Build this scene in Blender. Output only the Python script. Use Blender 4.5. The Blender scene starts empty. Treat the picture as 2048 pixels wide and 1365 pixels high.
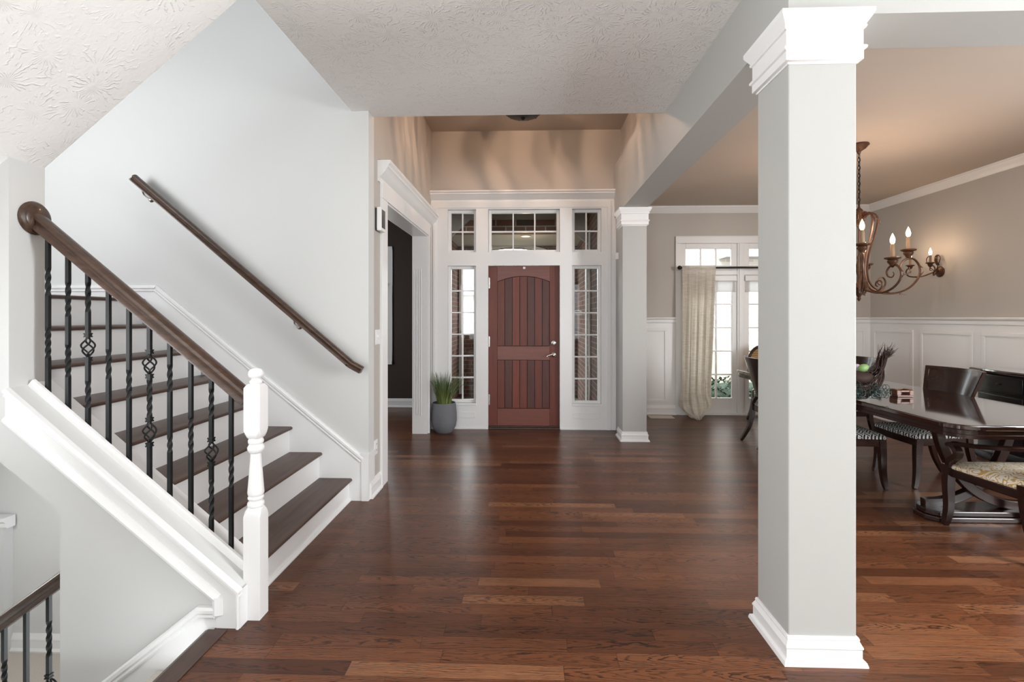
import bpy, bmesh, math, random
from mathutils import Vector, Matrix
random.seed(11)
SC = bpy.context.scene
COL = SC.collection
PI = math.pi
V = Vector

# ------------------------------------------------------------------ camera
cam = bpy.data.cameras.new('camera')
cam.sensor_width = 36.0
cam.lens = 1000.0 / 2048 * 36.0
cam.shift_y = -48.5 / 2048
cam.clip_start = 0.05
cam_o = bpy.data.objects.new('camera', cam)
COL.objects.link(cam_o)
cam_o.location = (0, 0, 1.39)
cam_o.rotation_euler = (PI / 2, 0, math.atan(0.034))
SC.camera = cam_o

# ------------------------------------------------------------------ light, exposure
SC.view_settings.view_transform = 'Standard'
SC.view_settings.look = 'None'
SC.view_settings.exposure = 0.33
SC.view_settings.gamma = 1.0
SC.view_settings.use_curve_mapping = False
SC.cycles.use_denoising = True
SC.cycles.max_bounces = 10
SC.cycles.diffuse_bounces = 5
SC.cycles.glossy_bounces = 4
SC.cycles.transparent_max_bounces = 16
SC.cycles.sample_clamp_indirect = 6.0
SC.cycles.caustics_reflective = False
SC.cycles.caustics_refractive = False

w = bpy.data.worlds.new('sky'); SC.world = w
w.use_nodes = True
bg = w.node_tree.nodes['Background']
bg.inputs['Color'].default_value = (0.93, 0.97, 1.0, 1)
bg.inputs['Strength'].default_value = 6.0


def light(name, kind, loc, energy, color=(1, 1, 1), size=None, size_y=None, target=None, radius=None, spread=None):
    l = bpy.data.lights.new(name, kind)
    l.energy = energy
    l.color = color
    if kind == 'AREA':
        l.shape = 'RECTANGLE'; l.size = size; l.size_y = size_y or size
        if spread: l.spread = math.radians(spread)
    if radius is not None:
        l.shadow_soft_size = radius
    o = bpy.data.objects.new(name, l)
    COL.objects.link(o)
    o.location = loc
    if target:
        o.rotation_euler = (V(target) - V(loc)).to_track_quat('-Z', 'Y').to_euler()
    return o


sun = light('sun', 'SUN', (0, 0, 12), 4.5, (1, .96, .9))
sun.rotation_euler = V((0.35, 0.6, -0.75)).to_track_quat('-Z', 'Y').to_euler()
sun.data.angle = 0.02
light('family_room_window_light', 'AREA', (-0.8, -8.6, 1.6), 275, (.955, .98, 1.0), 6.0, 2.3, (-0.6, 4, 1.4))
light('ceiling_fill_light', 'AREA', (0.0, -1.4, 0.2), 85, (.95, .98, 1.0), 6.0, 2.4, (0.0, -1.2, 2.95), spread=114)  # added fill behind the camera, aimed up to brighten the ceiling
light('left_fill_light', 'AREA', (-4.9, -1.8, 1.3), 240, (.955, .98, 1.0), 4.0, 2.0, (1, -1.2, 1.3))  # invented source, fills column side and beam faces turned left
light('right_fill_light', 'AREA', (4.85, 1.2, 1.75), 235, (.955, .98, 1.0), 1.3, 2.0, (-1, 1.6, 1.3))  # added fill from the right for risers and foyer wall
light('landing_window_light', 'AREA', (-4.1, 1.9, 2.5), 48, (.95, .97, 1.0), 1.2, 1.3, (-2.0, 3.75, 1.9))
light('upstairs_light', 'AREA', (-2.6, 3.0, 5.2), 6, (.93, .97, 1.0), 1.4, 1.0, (-2.6, 3.2, 1.0))
light('basement_light', 'AREA', (-3.95, 2.75, 0.35), 5, (1.0, .96, .92), .4, .5, (-2.4, 3.5, -0.6))
light('office_window_light', 'AREA', (-4.4, 5.8, 1.5), 45, (.95, .98, 1.0), 1.6, 1.4, (-1.5, 5.8, 1.2))

# ------------------------------------------------------------------ node helpers


class NT:
    def __init__(self, name):
        m = bpy.data.materials.new(name)
        m.use_nodes = True
        self.m = m
        self.t = m.node_tree
        self.b = self.t.nodes['Principled BSDF']
        self.out = self.t.nodes['Material Output']

    def node(self, kind, **kw):
        n = self.t.nodes.new(kind)
        for k, v in kw.items():
            setattr(n, k, v)
        return n

    def put(self, sock, v):
        if v is None:
            return
        if hasattr(v, 'is_output'):
            self.t.links.new(v, sock)
        else:
            sock.default_value = v

    def math(self, op, a, b=None, c=None):
        n = self.node('ShaderNodeMath', operation=op)
        self.put(n.inputs[0], a); self.put(n.inputs[1], b); self.put(n.inputs[2], c)
        return n.outputs[0]

    def mix(self, f, a, b, kind='MIX'):
        n = self.node('ShaderNodeMix', data_type='RGBA', blend_type=kind)
        self.put(n.inputs[0], f)
        self.put(n.inputs[6], col4(a)); self.put(n.inputs[7], col4(b))
        return n.outputs[2]

    def xyz(self, vec):
        n = self.node('ShaderNodeSeparateXYZ')
        self.t.links.new(vec, n.inputs[0])
        return n.outputs

    def comb(self, x, y, z=0.0):
        n = self.node('ShaderNodeCombineXYZ')
        self.put(n.inputs[0], x); self.put(n.inputs[1], y); self.put(n.inputs[2], z)
        return n.outputs[0]

    def pos(self):
        return self.node('ShaderNodeNewGeometry').outputs['Position']

    def obj(self):
        return self.node('ShaderNodeTexCoord').outputs['Object']

    def noise(self, vec, scale, detail=2.0, rough=0.5, dist=0.0):
        n = self.node('ShaderNodeTexNoise')
        self.put(n.inputs['Vector'], vec)
        n.inputs['Scale'].default_value = scale
        n.inputs['Detail'].default_value = detail
        n.inputs['Roughness'].default_value = rough
        n.inputs['Distortion'].default_value = dist
        return n.outputs['Fac']

    def white(self, vec):
        n = self.node('ShaderNodeTexWhiteNoise', noise_dimensions='3D')
        self.t.links.new(vec, n.inputs['Vector'])
        return n.outputs['Value']

    def ramp(self, f, stops):
        n = self.node('ShaderNodeValToRGB')
        self.t.links.new(f, n.inputs[0])
        e = n.color_ramp.elements
        while len(e) < len(stops):
            e.new(0.5)
        for el, (p, c) in zip(e, stops):
            el.position = p
            el.color = col4(c) if not isinstance(c, (int, float)) else (c, c, c, 1)
        return n.outputs['Color']

    def bump(self, h, strength, dist=0.01):
        n = self.node('ShaderNodeBump')
        n.inputs['Strength'].default_value = strength
        n.inputs['Distance'].default_value = dist
        self.t.links.new(h, n.inputs['Height'])
        self.t.links.new(n.outputs[0], self.b.inputs['Normal'])

    def base(self, c, rough=.5, metal=0, spec=.5):
        self.put(self.b.inputs['Base Color'], col4(c))
        self.put(self.b.inputs['Roughness'], rough)
        self.put(self.b.inputs['Metallic'], metal)
        self.put(self.b.inputs['Specular IOR Level'], spec)


def col4(c):
    if isinstance(c, (tuple, list)) and len(c) == 3:
        return (c[0], c[1], c[2], 1.0)
    return c


def srgb(r, g, b):
    f = lambda x: ((x / 255 + .055) / 1.055) ** 2.4 if x > 10 else x / 255 / 12.92
    return (f(r), f(g), f(b))


def plain(name, c, rough=.5, metal=0, spec=.5, var=0.05, scale=8.0):
    n = NT(name)
    f = n.noise(n.obj(), scale, 3)
    dark = tuple(x * (1 - var) for x in c)
    lite = tuple(min(1, x * (1 + var)) for x in c)
    n.base(n.mix(f, dark, lite), rough, metal, spec)
    return n.m


def wood(name, dark, lite, rough=.35, axis=0, scale=1.0, spec=.5, coat=0.0):
    """straight-grained wood, grain running along the object's axis"""
    n = NT(name)
    o = n.xyz(n.obj())
    k = [30.0 * scale] * 3
    k[axis] = 2.0 * scale
    v = n.comb(n.math('MULTIPLY', o[0], k[0]), n.math('MULTIPLY', o[1], k[1]), n.math('MULTIPLY', o[2], k[2]))
    f = n.noise(v, 1.0, 4, .6, .6)
    f2 = n.noise(v, 5.0, 2)
    f = n.math('ADD', n.math('MULTIPLY', f, .75), n.math('MULTIPLY', f2, .25))
    n.base(n.ramp(f, [(.3, dark), (.7, lite)]), rough, 0, spec)
    if coat:
        n.b.inputs['Coat Weight'].default_value = coat
        n.b.inputs['Coat Roughness'].default_value = .06
    return n.m


# ------------------------------------------------------------------ materials
MAT = {}


def paint(name, c, rough, bump=0.0):
    n = NT(name)
    p = n.pos()
    f = n.noise(p, 1.3, 2)
    n.base(n.mix(f, tuple(x * .985 for x in c), tuple(min(1, x * 1.015) for x in c)), rough, 0, .4)
    if bump:
        n.bump(n.noise(p, 220, 2), bump, .002)
    return n.m


MAT['trim'] = paint('white_trim_paint', (.77, .77, .77), .32)
MAT['wall'] = paint('greige_wall_paint', (.425, .425, .41), .6, .08)
MAT['stairwall'] = paint('pale_wall_paint', (.60, .605, .598), .6, .08)
MAT['dwall'] = paint('taupe_wall_paint', (.46, .43, .395), .6, .08)
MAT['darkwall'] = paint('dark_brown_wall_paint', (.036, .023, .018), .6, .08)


def ceiling_mat():
    n = NT('stomped_ceiling_texture')
    p = n.pos()
    vo = n.node('ShaderNodeTexVoronoi', feature='F1')
    vo.inputs['Scale'].default_value = 4.6
    vo.inputs['Randomness'].default_value = 1.0
    n.put(vo.inputs['Vector'], p)
    sub = n.node('ShaderNodeVectorMath', operation='SUBTRACT')
    n.put(sub.inputs[0], vo.inputs['Vector'].links[0].from_socket)
    n.t.links.new(vo.outputs['Position'], sub.inputs[1])
    d = n.xyz(sub.outputs[0])
    ang = n.math('ARCTAN2', d[1], d[0])
    rnd = n.noise(p, 14, 3, .6)
    ray = n.math('SINE', n.math('ADD', n.math('MULTIPLY', ang, 23.0), n.math('MULTIPLY', rnd, 22.0)))
    dist = vo.outputs['Distance']
    fade = n.ramp(dist, [(.0, 0.1), (.08, .8), (.30, 1.0), (.75, .25)])
    pk = n.math('POWER', n.math('MAXIMUM', ray, 0.0), 2.5)
    brk = n.ramp(n.noise(p, 24, 2), [(.46, 0.0), (.60, 1.0)])
    h = n.math('MULTIPLY', n.math('MULTIPLY', pk, fade), brk)
    h = n.math('ADD', h, n.math('MULTIPLY', n.noise(p, 60, 2), .35))
    n.base((.86, .855, .845), .85, 0, .2)
    n.bump(h, .50, .010)
    return n.m


MAT['ceiling'] = ceiling_mat()
MAT['flatceiling'] = paint('smooth_ceiling_paint', (.52, .45, .385), .7, .05)


def floor_mat():
    n = NT('oak_plank_floor')
    p = n.xyz(n.pos())
    W = .083
    yy = n.math('DIVIDE', n.math('ADD', p[1], 20.0), W)
    row = n.math('FLOOR', yy)
    fy = n.math('FRACT', yy)
    off = n.white(n.comb(row, 3.7, 1.0))
    xx = n.math('ADD', n.math('DIVIDE', n.math('ADD', p[0], 20.0), n.math('ADD', .55, n.math('MULTIPLY', n.white(n.comb(row, 9.1, 5.0)), .5))), n.math('MULTIPLY', off, 7.0))
    colm = n.math('FLOOR', xx)
    fx = n.math('FRACT', xx)
    pid = n.white(n.comb(row, colm, 2.0))
    pid2 = n.white(n.comb(row, colm, 8.0))
    # grain of each plank: nested cathedral arches or near-straight lines, with darker latewood edges
    ly = n.math('SUBTRACT', fy, .5)
    nz = n.math('SUBTRACT', n.noise(n.comb(n.math('ADD', n.math('MULTIPLY', p[0], 5.0), n.math('MULTIPLY', pid, 71.0)), n.math('MULTIPLY', ly, 2.2), n.math('MULTIPLY', pid2, 37.0)), 1.0, 3, .55), .5)
    nf = n.math('SUBTRACT', n.noise(n.comb(n.math('MULTIPLY', p[0], 40.0), n.math('MULTIPLY', p[1], 130.0), n.math('MULTIPLY', pid, 9.0)), 1.0, 2), .5)
    sgn = n.math('SUBTRACT', n.math('MULTIPLY', n.math('GREATER_THAN', n.white(n.comb(row, colm, 4.0)), .5), 2.0), 1.0)
    lc = n.math('SUBTRACT', ly, n.math('MULTIPLY', n.math('SUBTRACT', pid2, .5), .5))
    cath = n.math('ADD', n.math('MULTIPLY', n.math('MULTIPLY', p[0], sgn), n.math('ADD', 4.5, n.math('MULTIPLY', pid, 7.0))), n.math('MULTIPLY', n.math('MULTIPLY', lc, lc), 11.0))
    cath = n.math('ADD', cath, n.math('MULTIPLY', nz, 5.0))
    strt = n.math('ADD', n.math('MULTIPLY', ly, n.math('ADD', 4.0, n.math('MULTIPLY', pid, 5.0))), n.math('MULTIPLY', nz, 4.0))
    isc = n.math('GREATER_THAN', pid2, .30)
    gv = n.math('ADD', n.math('MULTIPLY', cath, isc), n.math('MULTIPLY', strt, n.math('SUBTRACT', 1.0, isc)))
    gv = n.math('ADD', gv, n.math('MULTIPLY', nf, .26))
    lines = n.ramp(n.math('FRACT', gv), [(.0, 0.2), (.05, 0.0), (.58, .05), (.78, .8), (.90, 1.0), (1.0, .35)])
    wob = n.noise(n.comb(n.math('MULTIPLY', p[0], 4.0), n.math('MULTIPLY', p[1], 16.0), n.math('MULTIPLY', pid2, 13.0)), 1.0, 2)
    lines = n.math('MULTIPLY', lines, n.ramp(wob, [(.30, .25), (.58, 1.0)]))
    pores = n.noise(n.comb(n.math('MULTIPLY', p[0], 11.0), n.math('MULTIPLY', p[1], 300.0), pid), 1.0, 3, .6)
    pores = n.ramp(pores, [(.38, 0.0), (.66, 1.0)])
    c = n.ramp(pid, [(0.0, (.072, .0235, .0100)), (.3, (.113, .039, .0165)), (.85, (.160, .058, .0245)), (1.0, (.25, .108, .050))])
    blot = n.noise(n.comb(n.math('MULTIPLY', p[0], 3.0), n.math('MULTIPLY', p[1], 14.0), pid2), 1.0, 2)
    c = n.mix(n.math('MULTIPLY', n.math('MULTIPLY', blot, pores), .6), c, (.050, .019, .010))
    c = n.mix(n.math('MULTIPLY', lines, n.math('ADD', .82, n.math('MULTIPLY', pid2, .18))), c, (.014, .006, .004))
    ey = n.math('MINIMUM', fy, n.math('SUBTRACT', 1.0, fy))
    ex = n.math('MINIMUM', fx, n.math('SUBTRACT', 1.0, fx))
    gap = n.math('MAXIMUM', n.math('LESS_THAN', ey, .016), n.math('LESS_THAN', ex, .0022))
    c = n.mix(n.math('MULTIPLY', gap, .5), c, (.012, .006, .004))
    sm = n.noise(n.pos(), 2.3, 2)
    r = n.math('ADD', .278, n.math('MULTIPLY', sm, .05))
    n.base(c, r, 0, .28)
    n.bump(n.math('SUBTRACT', 1.0, gap), .15, .002)
    return n.m


MAT['floor'] = floor_mat()
MAT['tread'] = wood('stained_tread_wood', (.052, .029, .022), (.105, .062, .047), .32, 1, .8, .3)
MAT['rail'] = wood('stained_rail_wood', (.026, .013, .008), (.085, .044, .026), .34, 0, 1.3, .4, .15)
MAT['nosing'] = wood('stained_nosing_wood', (.030, .014, .010), (.070, .034, .024), .3, 1, 1)
MAT['iron'] = plain('black_wrought_iron', (.008, .009, .010), .42, .0, .3, .1, 40)
MAT['espresso'] = wood('espresso_furniture_wood', (.010, .004, .003), (.032, .012, .008), .24, 0, 1, .4, .15)
MAT['tabletop'] = wood('polished_table_wood', (.014, .006, .005), (.036, .016, .012), .07, 1, 1, .6, 1.0)
MAT['ebony'] = plain('black_sideboard_lacquer', (.008, .008, .009), .22, 0, .5, .15, 10)
MAT['chrome'] = plain('satin_nickel', (.62, .60, .57), .22, 1.0, .5, .03)
MAT['white_plastic'] = plain('white_plastic', (.78, .78, .77), .35, 0, .5, .01)
MAT['concrete'] = plain('grey_planter_concrete', (.155, .160, .175), .75, 0, .3, .12, 14)
MAT['soil'] = plain('planter_soil', (.02, .014, .01), .9, 0, .2, .3, 60)
MAT['carpet'] = plain('beige_carpet', (.52, .48, .43), .95, 0, .1, .3, 180)
MAT['porch_floor'] = plain('porch_concrete', (.32, .30, .28), .85, 0, .2, .1, 6)
MAT['grass_out'] = plain('lawn', (.11, .11, .075), .95, 0, .1, .4, 3)
MAT['beige'] = plain('beige_soffit_paint', (.44, .40, .37), .7, 0, .3, .03)
MAT['screen'] = plain('dark_glass_screen', (.02, .02, .022), .12, 0, .5, .1)
MAT['dark_mark'] = plain('dark_slot', (.03, .03, .03), .6)
MAT['bronze'] = plain('rust_bronze_metal', (.075, .032, .015), .42, .45, .5, .6, 30)
MAT['candle'] = plain('candle_sleeve', (.22, .14, .08), .6, 0, .4, .25, 25)
MAT['darkmetal'] = plain('dark_bronze_metal', (.020, .015, .012), .4, .5, .5, .2, 20)
MAT['roof'] = plain('grey_roof_shingle', (.34, .335, .335), .9, 0, .1, .2, 6)
MAT['siding'] = plain('white_siding', (.80, .80, .78), .7, 0, .2, .03)
MAT['shrub'] = plain('shrub_leaf', (.05, .075, .05), .7, 0, .3, .5, 30)
MAT['twig'] = plain('brown_twig', (.026, .012, .009), .75, 0, .3, .4, 40)
MAT['greenwire'] = plain('dark_green_wire', (.004, .017, .013), .5, .2, .5, .3, 30)
MAT['box_wood'] = wood('reddish_box_wood', (.075, .023, .012), (.15, .054, .027), .4, 0, 2)
MAT['vent'] = plain('pale_vent_paint', (.62, .56, .47), .4, 0, .4, .03)
def shade_mat():
    n = NT('white_shade_cloth')
    n.base((.86, .86, .85), .8, 0, .2)
    tl = n.node('ShaderNodeBsdfTranslucent')
    tl.inputs[0].default_value = (.86, .86, .87, 1)
    mx = n.node('ShaderNodeMixShader')
    mx.inputs[0].default_value = .6
    n.t.links.new(n.b.outputs[0], mx.inputs[1]); n.t.links.new(tl.outputs[0], mx.inputs[2])
    n.t.links.new(mx.outputs[0], n.out.inputs[0])
    return n.m


MAT['shade'] = shade_mat()


def leaf_mat():
    n = NT('grass_blade_green')
    o = n.xyz(n.obj())
    f = n.noise(n.obj(), 9, 2)
    c = n.ramp(o[2], [(.33, (.26, .30, .08)), (.60, (.10, .155, .055)), (.80, (.19, .20, .11))])
    n.base(n.mix(n.math('MULTIPLY', f, .6), c, (.11, .16, .06)), .5, 0, .4)
    return n.m


MAT['leaf'] = leaf_mat()


def glass_mat():
    n = NT('window_glass')
    n.t.nodes.remove(n.b)
    tr = n.node('ShaderNodeBsdfTransparent')
    tr.inputs[0].default_value = (.95, .97, .96, 1)
    gl = n.node('ShaderNodeBsdfGlossy')
    gl.inputs['Roughness'].default_value = .02
    fr = n.node('ShaderNodeFresnel')
    fr.inputs['IOR'].default_value = 1.25
    mx = n.node('ShaderNodeMixShader')
    n.t.links.new(fr.outputs[0], mx.inputs[0])
    n.t.links.new(tr.outputs[0], mx.inputs[1])
    n.t.links.new(gl.outputs[0], mx.inputs[2])
    n.t.links.new(mx.outputs[0], n.out.inputs[0])
    return n.m


MAT['glass'] = glass_mat()


def brick_mat(name, c1, c2, c3, mortar, sc=1.0):
    n = NT(name)
    p = n.xyz(n.pos())
    v = n.comb(n.math('ADD', p[0], p[1]), p[2], 0.0)
    b = n.node('ShaderNodeTexBrick')
    n.put(b.inputs['Vector'], v)
    b.inputs['Scale'].default_value = 1.0
    b.inputs['Brick Width'].default_value = .21 * sc
    b.inputs['Row Height'].default_value = .075 * sc
    b.inputs['Mortar Size'].default_value = .007 * sc
    b.inputs['Color1'].default_value = (0, 0, 0, 1)
    b.inputs['Color2'].default_value = (1, 1, 1, 1)
    b.inputs['Mortar'].default_value = (0, 0, 0, 1)
    nz = n.noise(n.pos(), 22, 3)
    br = n.ramp(b.outputs['Color'], [(0, c1), (.6, c2), (1, c3)])
    br = n.mix(n.math('MULTIPLY', nz, .5), br, c1)
    n.base(n.mix(b.outputs['Fac'], br, mortar), .9, 0, .2)
    n.bump(n.math('SUBTRACT', 1.0, b.outputs['Fac']), .5, .01)
    return n.m


MAT['brick'] = brick_mat('red_brown_brick', (.13, .060, .048), (.27, .125, .095), (.095, .080, .074), (.26, .23, .205))
MAT['brick_soldier'] = brick_mat('soldier_brick', (.15, .080, .06), (.30, .15, .11), (.10, .085, .075), (.42, .37, .32), 1.4)
MAT['brick_pale'] = brick_mat('pale_house_brick', (.34, .27, .24), (.42, .35, .31), (.47, .42, .39), (.50, .48, .46))


def stone_mat():
    n = NT('cream_stone')
    vo = n.node('ShaderNodeTexVoronoi')
    vo.inputs['Scale'].default_value = 4.0
    n.put(vo.inputs['Vector'], n.pos())
    c = n.mix(.6, n.ramp(n.white(vo.outputs['Position']), [(0, (.30, .25, .19)), (1, (.48, .44, .38))]), (.42, .39, .33))
    n.base(c, .9, 0, .2)
    return n.m


MAT['stone'] = stone_mat()


def key_fabric():
    n = NT('black_white_key_fabric')
    o = n.xyz(n.obj())
    s = 17.0
    a = n.math('MULTIPLY', n.math('ADD', o[0], o[1]), s)
    b = n.math('MULTIPLY', n.math('SUBTRACT', o[0], o[1]), s)
    ca = n.math('FLOOR', a); cb = n.math('FLOOR', b)
    par = n.math('MODULO', n.math('ABSOLUTE', n.math('ADD', ca, cb)), 2.0)
    t = n.math('ADD', n.math('MULTIPLY', a, par), n.math('MULTIPLY', b, n.math('SUBTRACT', 1.0, par)))
    st = n.math('LESS_THAN', n.math('FRACT', n.math('MULTIPLY', n.math('ADD', t, .12), 2.0)), .5)
    n.base(n.mix(st, (.018, .018, .024), (.60, .58, .54)), .85, 0, .2)
    return n.m


MAT['key'] = key_fabric()


def scroll_fabric():
    n = NT('gold_scroll_fabric')
    o = n.obj()
    f = n.noise(o, 9.0, 1.5, .4, 1.6)
    l = n.math('SINE', n.math('MULTIPLY', f, 46.0))
    m = n.ramp(l, [(.40, 0.0), (.58, 1.0)])
    g = n.noise(o, 14.0, 2)
    gold = n.mix(g, (.52, .27, .05), (.42, .30, .14))
    n.base(n.mix(m, (.68, .62, .52), gold), .85, 0, .2)
    return n.m


MAT['scroll'] = scroll_fabric()


def linen_mat():
    n = NT('slub_linen')
    o = n.xyz(n.obj())
    v = n.comb(n.math('MULTIPLY', o[0], 9.0), n.math('MULTIPLY', o[1], 9.0), n.math('MULTIPLY', o[2], 70.0))
    f = n.ramp(n.noise(v, 1.0, 3, .6), [(.35, 0.0), (.65, 1.0)])
    n.base(n.mix(f, (.60, .545, .48), (.88, .84, .79)), .9, 0, .1)
    n.b.inputs['Transmission Weight'].default_value = 0.0
    tl = n.node('ShaderNodeBsdfTranslucent')
    tl.inputs[0].default_value = (.86, .83, .76, 1)
    mx = n.node('ShaderNodeMixShader')
    mx.inputs[0].default_value = .5
    n.t.links.new(n.b.outputs[0], mx.inputs[1]); n.t.links.new(tl.outputs[0], mx.inputs[2])
    n.t.links.new(mx.outputs[0], n.out.inputs[0])
    return n.m


MAT['linen'] = linen_mat()


def cane_mat():
    n = NT('woven_cane')
    o = n.xyz(n.obj())
    a = n.math('SINE', n.math('MULTIPLY', n.math('ADD', o[0], o[2]), 420.0))
    b = n.math('SINE', n.math('MULTIPLY', n.math('SUBTRACT', o[0], o[2]), 420.0))
    f = n.ramp(n.math('MULTIPLY', a, b), [(.4, 0.0), (.6, 1.0)])
    n.base(n.mix(f, (.22, .12, .045), (.42, .26, .10)), .6, 0, .3)
    return n.m


MAT['cane'] = cane_mat()


def door_wood(name, dark, lite):
    return wood(name, dark, lite, .42, 2, .9, .3)


MAT['door_a'] = door_wood('mahogany_mid', srgb(92, 46, 37), srgb(114, 60, 48))
MAT['door_b'] = door_wood('mahogany_grey', srgb(74, 42, 37), srgb(92, 55, 48))
MAT['door_c'] = door_wood('mahogany_red', srgb(102, 50, 38), srgb(124, 64, 50))
MAT['door_rail'] = wood('mahogany_rail', srgb(98, 48, 37), srgb(120, 62, 48), .38, 0, .9, .45)


def emit(name, c, s):
    n = NT(name)
    n.base((.9, .85, .75), .4)
    n.b.inputs['Emission Color'].default_value = col4(c)
    n.b.inputs['Emission Strength'].default_value = s
    return n.m


MAT['bulb'] = emit('lit_bulb', (1.0, .72, .40), 9.0)
MAT['canlight'] = emit('lit_can_light', (1.0, .78, .50), 6.0)

# ------------------------------------------------------------------ mesh helpers


class MB:
    def __init__(self):
        self.bm = bmesh.new()

    def poly(self, pts, mi=0):
        f = self.bm.faces.new([self.bm.verts.new(p) for p in pts])
        f.material_index = mi
        return f

    def box(self, x0, x1, y0, y1, z0, z1, mi=0):
        vs = [self.bm.verts.new((x, y, z)) for x in (x0, x1) for y in (y0, y1) for z in (z0, z1)]
        for q in ((0, 1, 3, 2), (4, 6, 7, 5), (0, 4, 5, 1), (2, 3, 7, 6), (0, 2, 6, 4), (1, 5, 7, 3)):
            self.bm.faces.new([vs[i] for i in q]).material_index = mi
        return self

    def prism(self, pts, ax, a0, a1, mi=0):
        f = {'y': lambda p, a: (p[0], a, p[1]), 'x': lambda p, a: (a, p[0], p[1]), 'z': lambda p, a: (p[0], p[1], a)}[ax]
        A = [self.bm.verts.new(f(p, a0)) for p in pts]
        B = [self.bm.verts.new(f(p, a1)) for p in pts]
        n = len(pts)
        fs = [self.bm.faces.new(A), self.bm.faces.new(B[::-1])]
        for i in range(n):
            fs.append(self.bm.faces.new([A[i], B[i], B[(i + 1) % n], A[(i + 1) % n]]))
        for q in fs:
            q.material_index = mi
        return self

    def loft(self, rings, closed=True, cap=True, mi=0):
        R = [[self.bm.verts.new(p) for p in r] for r in rings]
        n = len(R[0])
        for a, b in zip(R, R[1:]):
            for i in range(n if closed else n - 1):
                j = (i + 1) % n
                self.bm.faces.new([a[i], a[j], b[j], b[i]]).material_index = mi
        if cap and closed:
            self.bm.faces.new(R[0][::-1]).material_index = mi
            self.bm.faces.new(R[-1]).material_index = mi
        return self

    def lathe(self, prof, c=(0, 0, 0), n=24, ax='z', cap=True, mi=0):
        rings = []
        for r, h in prof:
            r = max(r, 1e-4)
            ring = []
            for k in range(n):
                a = 2 * PI * k / n
                u, v = r * math.cos(a), r * math.sin(a)
                p = {'z': (u, v, h), 'x': (h, u, v), 'y': (v, h, u)}[ax]
                ring.append((c[0] + p[0], c[1] + p[1], c[2] + p[2]))
            rings.append(ring)
        return self.loft(rings, True, cap, mi)

    def sweep(self, pts, prof, up=(0, 0, 1), twist=None, scale=None, mi=0):
        """profile (side, up) along a path, fixed up hint"""
        pts = [V(p) for p in pts]
        up = V(up)
        rings = []
        n = len(pts)
        for i, p in enumerate(pts):
            t = (pts[min(i + 1, n - 1)] - pts[max(i - 1, 0)]).normalized()
            s = t.cross(up)
            if s.length < 1e-5:
                s = t.cross(V((1, 0, 0)))
            s.normalize()
            u = s.cross(t).normalized()
            k = scale[i] if scale else 1.0
            a = twist[i] if twist else 0.0
            ca, sa = math.cos(a), math.sin(a)
            rings.append([p + s * k * (x * ca - y * sa) + u * k * (x * sa + y * ca) for x, y in prof])
        return self.loft(rings, True, True, mi)

    def tube(self, pts, r, n=8, mi=0):
        """round bar along a path, frames carried along"""
        pts = [V(p) for p in pts]
        m = len(pts)
        rr = r if isinstance(r, (list, tuple)) else [r] * m
        T = [(pts[min(i + 1, m - 1)] - pts[max(i - 1, 0)]).normalized() for i in range(m)]
        s = T[0].orthogonal().normalized()
        rings = []
        for i in range(m):
            s = (s - T[i] * s.dot(T[i]))
            s = s.normalized() if s.length > 1e-6 else T[i].orthogonal().normalized()
            u = T[i].cross(s)
            rings.append([pts[i] + (s * math.cos(2 * PI * k / n) + u * math.sin(2 * PI * k / n)) * rr[i] for k in range(n)])
        return self.loft(rings, True, True, mi)

    def ring(self, prof, x0, x1, y0, y1, mi=0):
        """moulding running round a square post: prof = (offset, z)"""
        return self.loft([[(x0 - o, y0 - o, z), (x1 + o, y0 - o, z), (x1 + o, y1 + o, z), (x0 - o, y1 + o, z)] for o, z in prof], True, True, mi)

    def strip(self, prof, p0, p1, out, up=(0, 0, 1), m0=0, m1=0, mi=0):
        """straight moulding: prof = (out, up); m = mitre (+1 longer at the outside, -1 shorter)"""
        p0, p1, out, up = V(p0), V(p1), V(out), V(up)
        d = (p1 - p0).normalized()
        A = [p0 + out * a + up * b - d * a * m0 for a, b in prof]
        B = [p1 + out * a + up * b + d * a * m1 for a, b in prof]
        return self.loft([A, B], True, True, mi)

    def ball(self, c, r, sx=1, sy=1, sz=1, seg=14, mi=0):
        prof = [(math.sin(PI * k / 10) * r, -math.cos(PI * k / 10) * r) for k in range(11)]
        rings = []
        for q, h in prof:
            q = max(q, 1e-4)
            rings.append([(c[0] + sx * q * math.cos(2 * PI * j / seg), c[1] + sy * q * math.sin(2 * PI * j / seg), c[2] + sz * h) for j in range(seg)])
        return self.loft(rings, True, True, mi)

    def build(self, name, mat, parent=None, world=True, smooth=None, bevel=0.0, seg=2, subdiv=0):
        bm = self.bm
        bmesh.ops.recalc_face_normals(bm, faces=bm.faces[:])
        me = bpy.data.meshes.new(name)
        bm.to_mesh(me)
        bm.free()
        mats = mat if isinstance(mat, (list, tuple)) else [mat]
        for m in mats:
            me.materials.append(MAT[m] if isinstance(m, str) else m)
        o = bpy.data.objects.new(name, me)
        COL.objects.link(o)
        if smooth:
            for p in me.polygons:
                p.use_smooth = True
            me.set_sharp_from_angle(angle=math.radians(smooth))
        if parent:
            o.parent = parent
            if world:
                o.location = -wloc(parent)
        if bevel:
            md = o.modifiers.new('edge', 'BEVEL')
            md.width = bevel; md.segments = seg; md.limit_method = 'ANGLE'
            md.angle_limit = math.radians(40)
        if subdiv:
            md = o.modifiers.new('soft', 'SUBSURF')
            md.levels = md.render_levels = subdiv
        return o


def wloc(o):
    r = V((0, 0, 0))
    while o:
        r = r + V(o.location)
        o = o.parent
    return r


def tag(o, label=None, cat=None, group=None, kind=None):
    if label: o['label'] = label
    if cat: o['category'] = cat
    if group: o['group'] = group
    if kind: o['kind'] = kind
    return o


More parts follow.
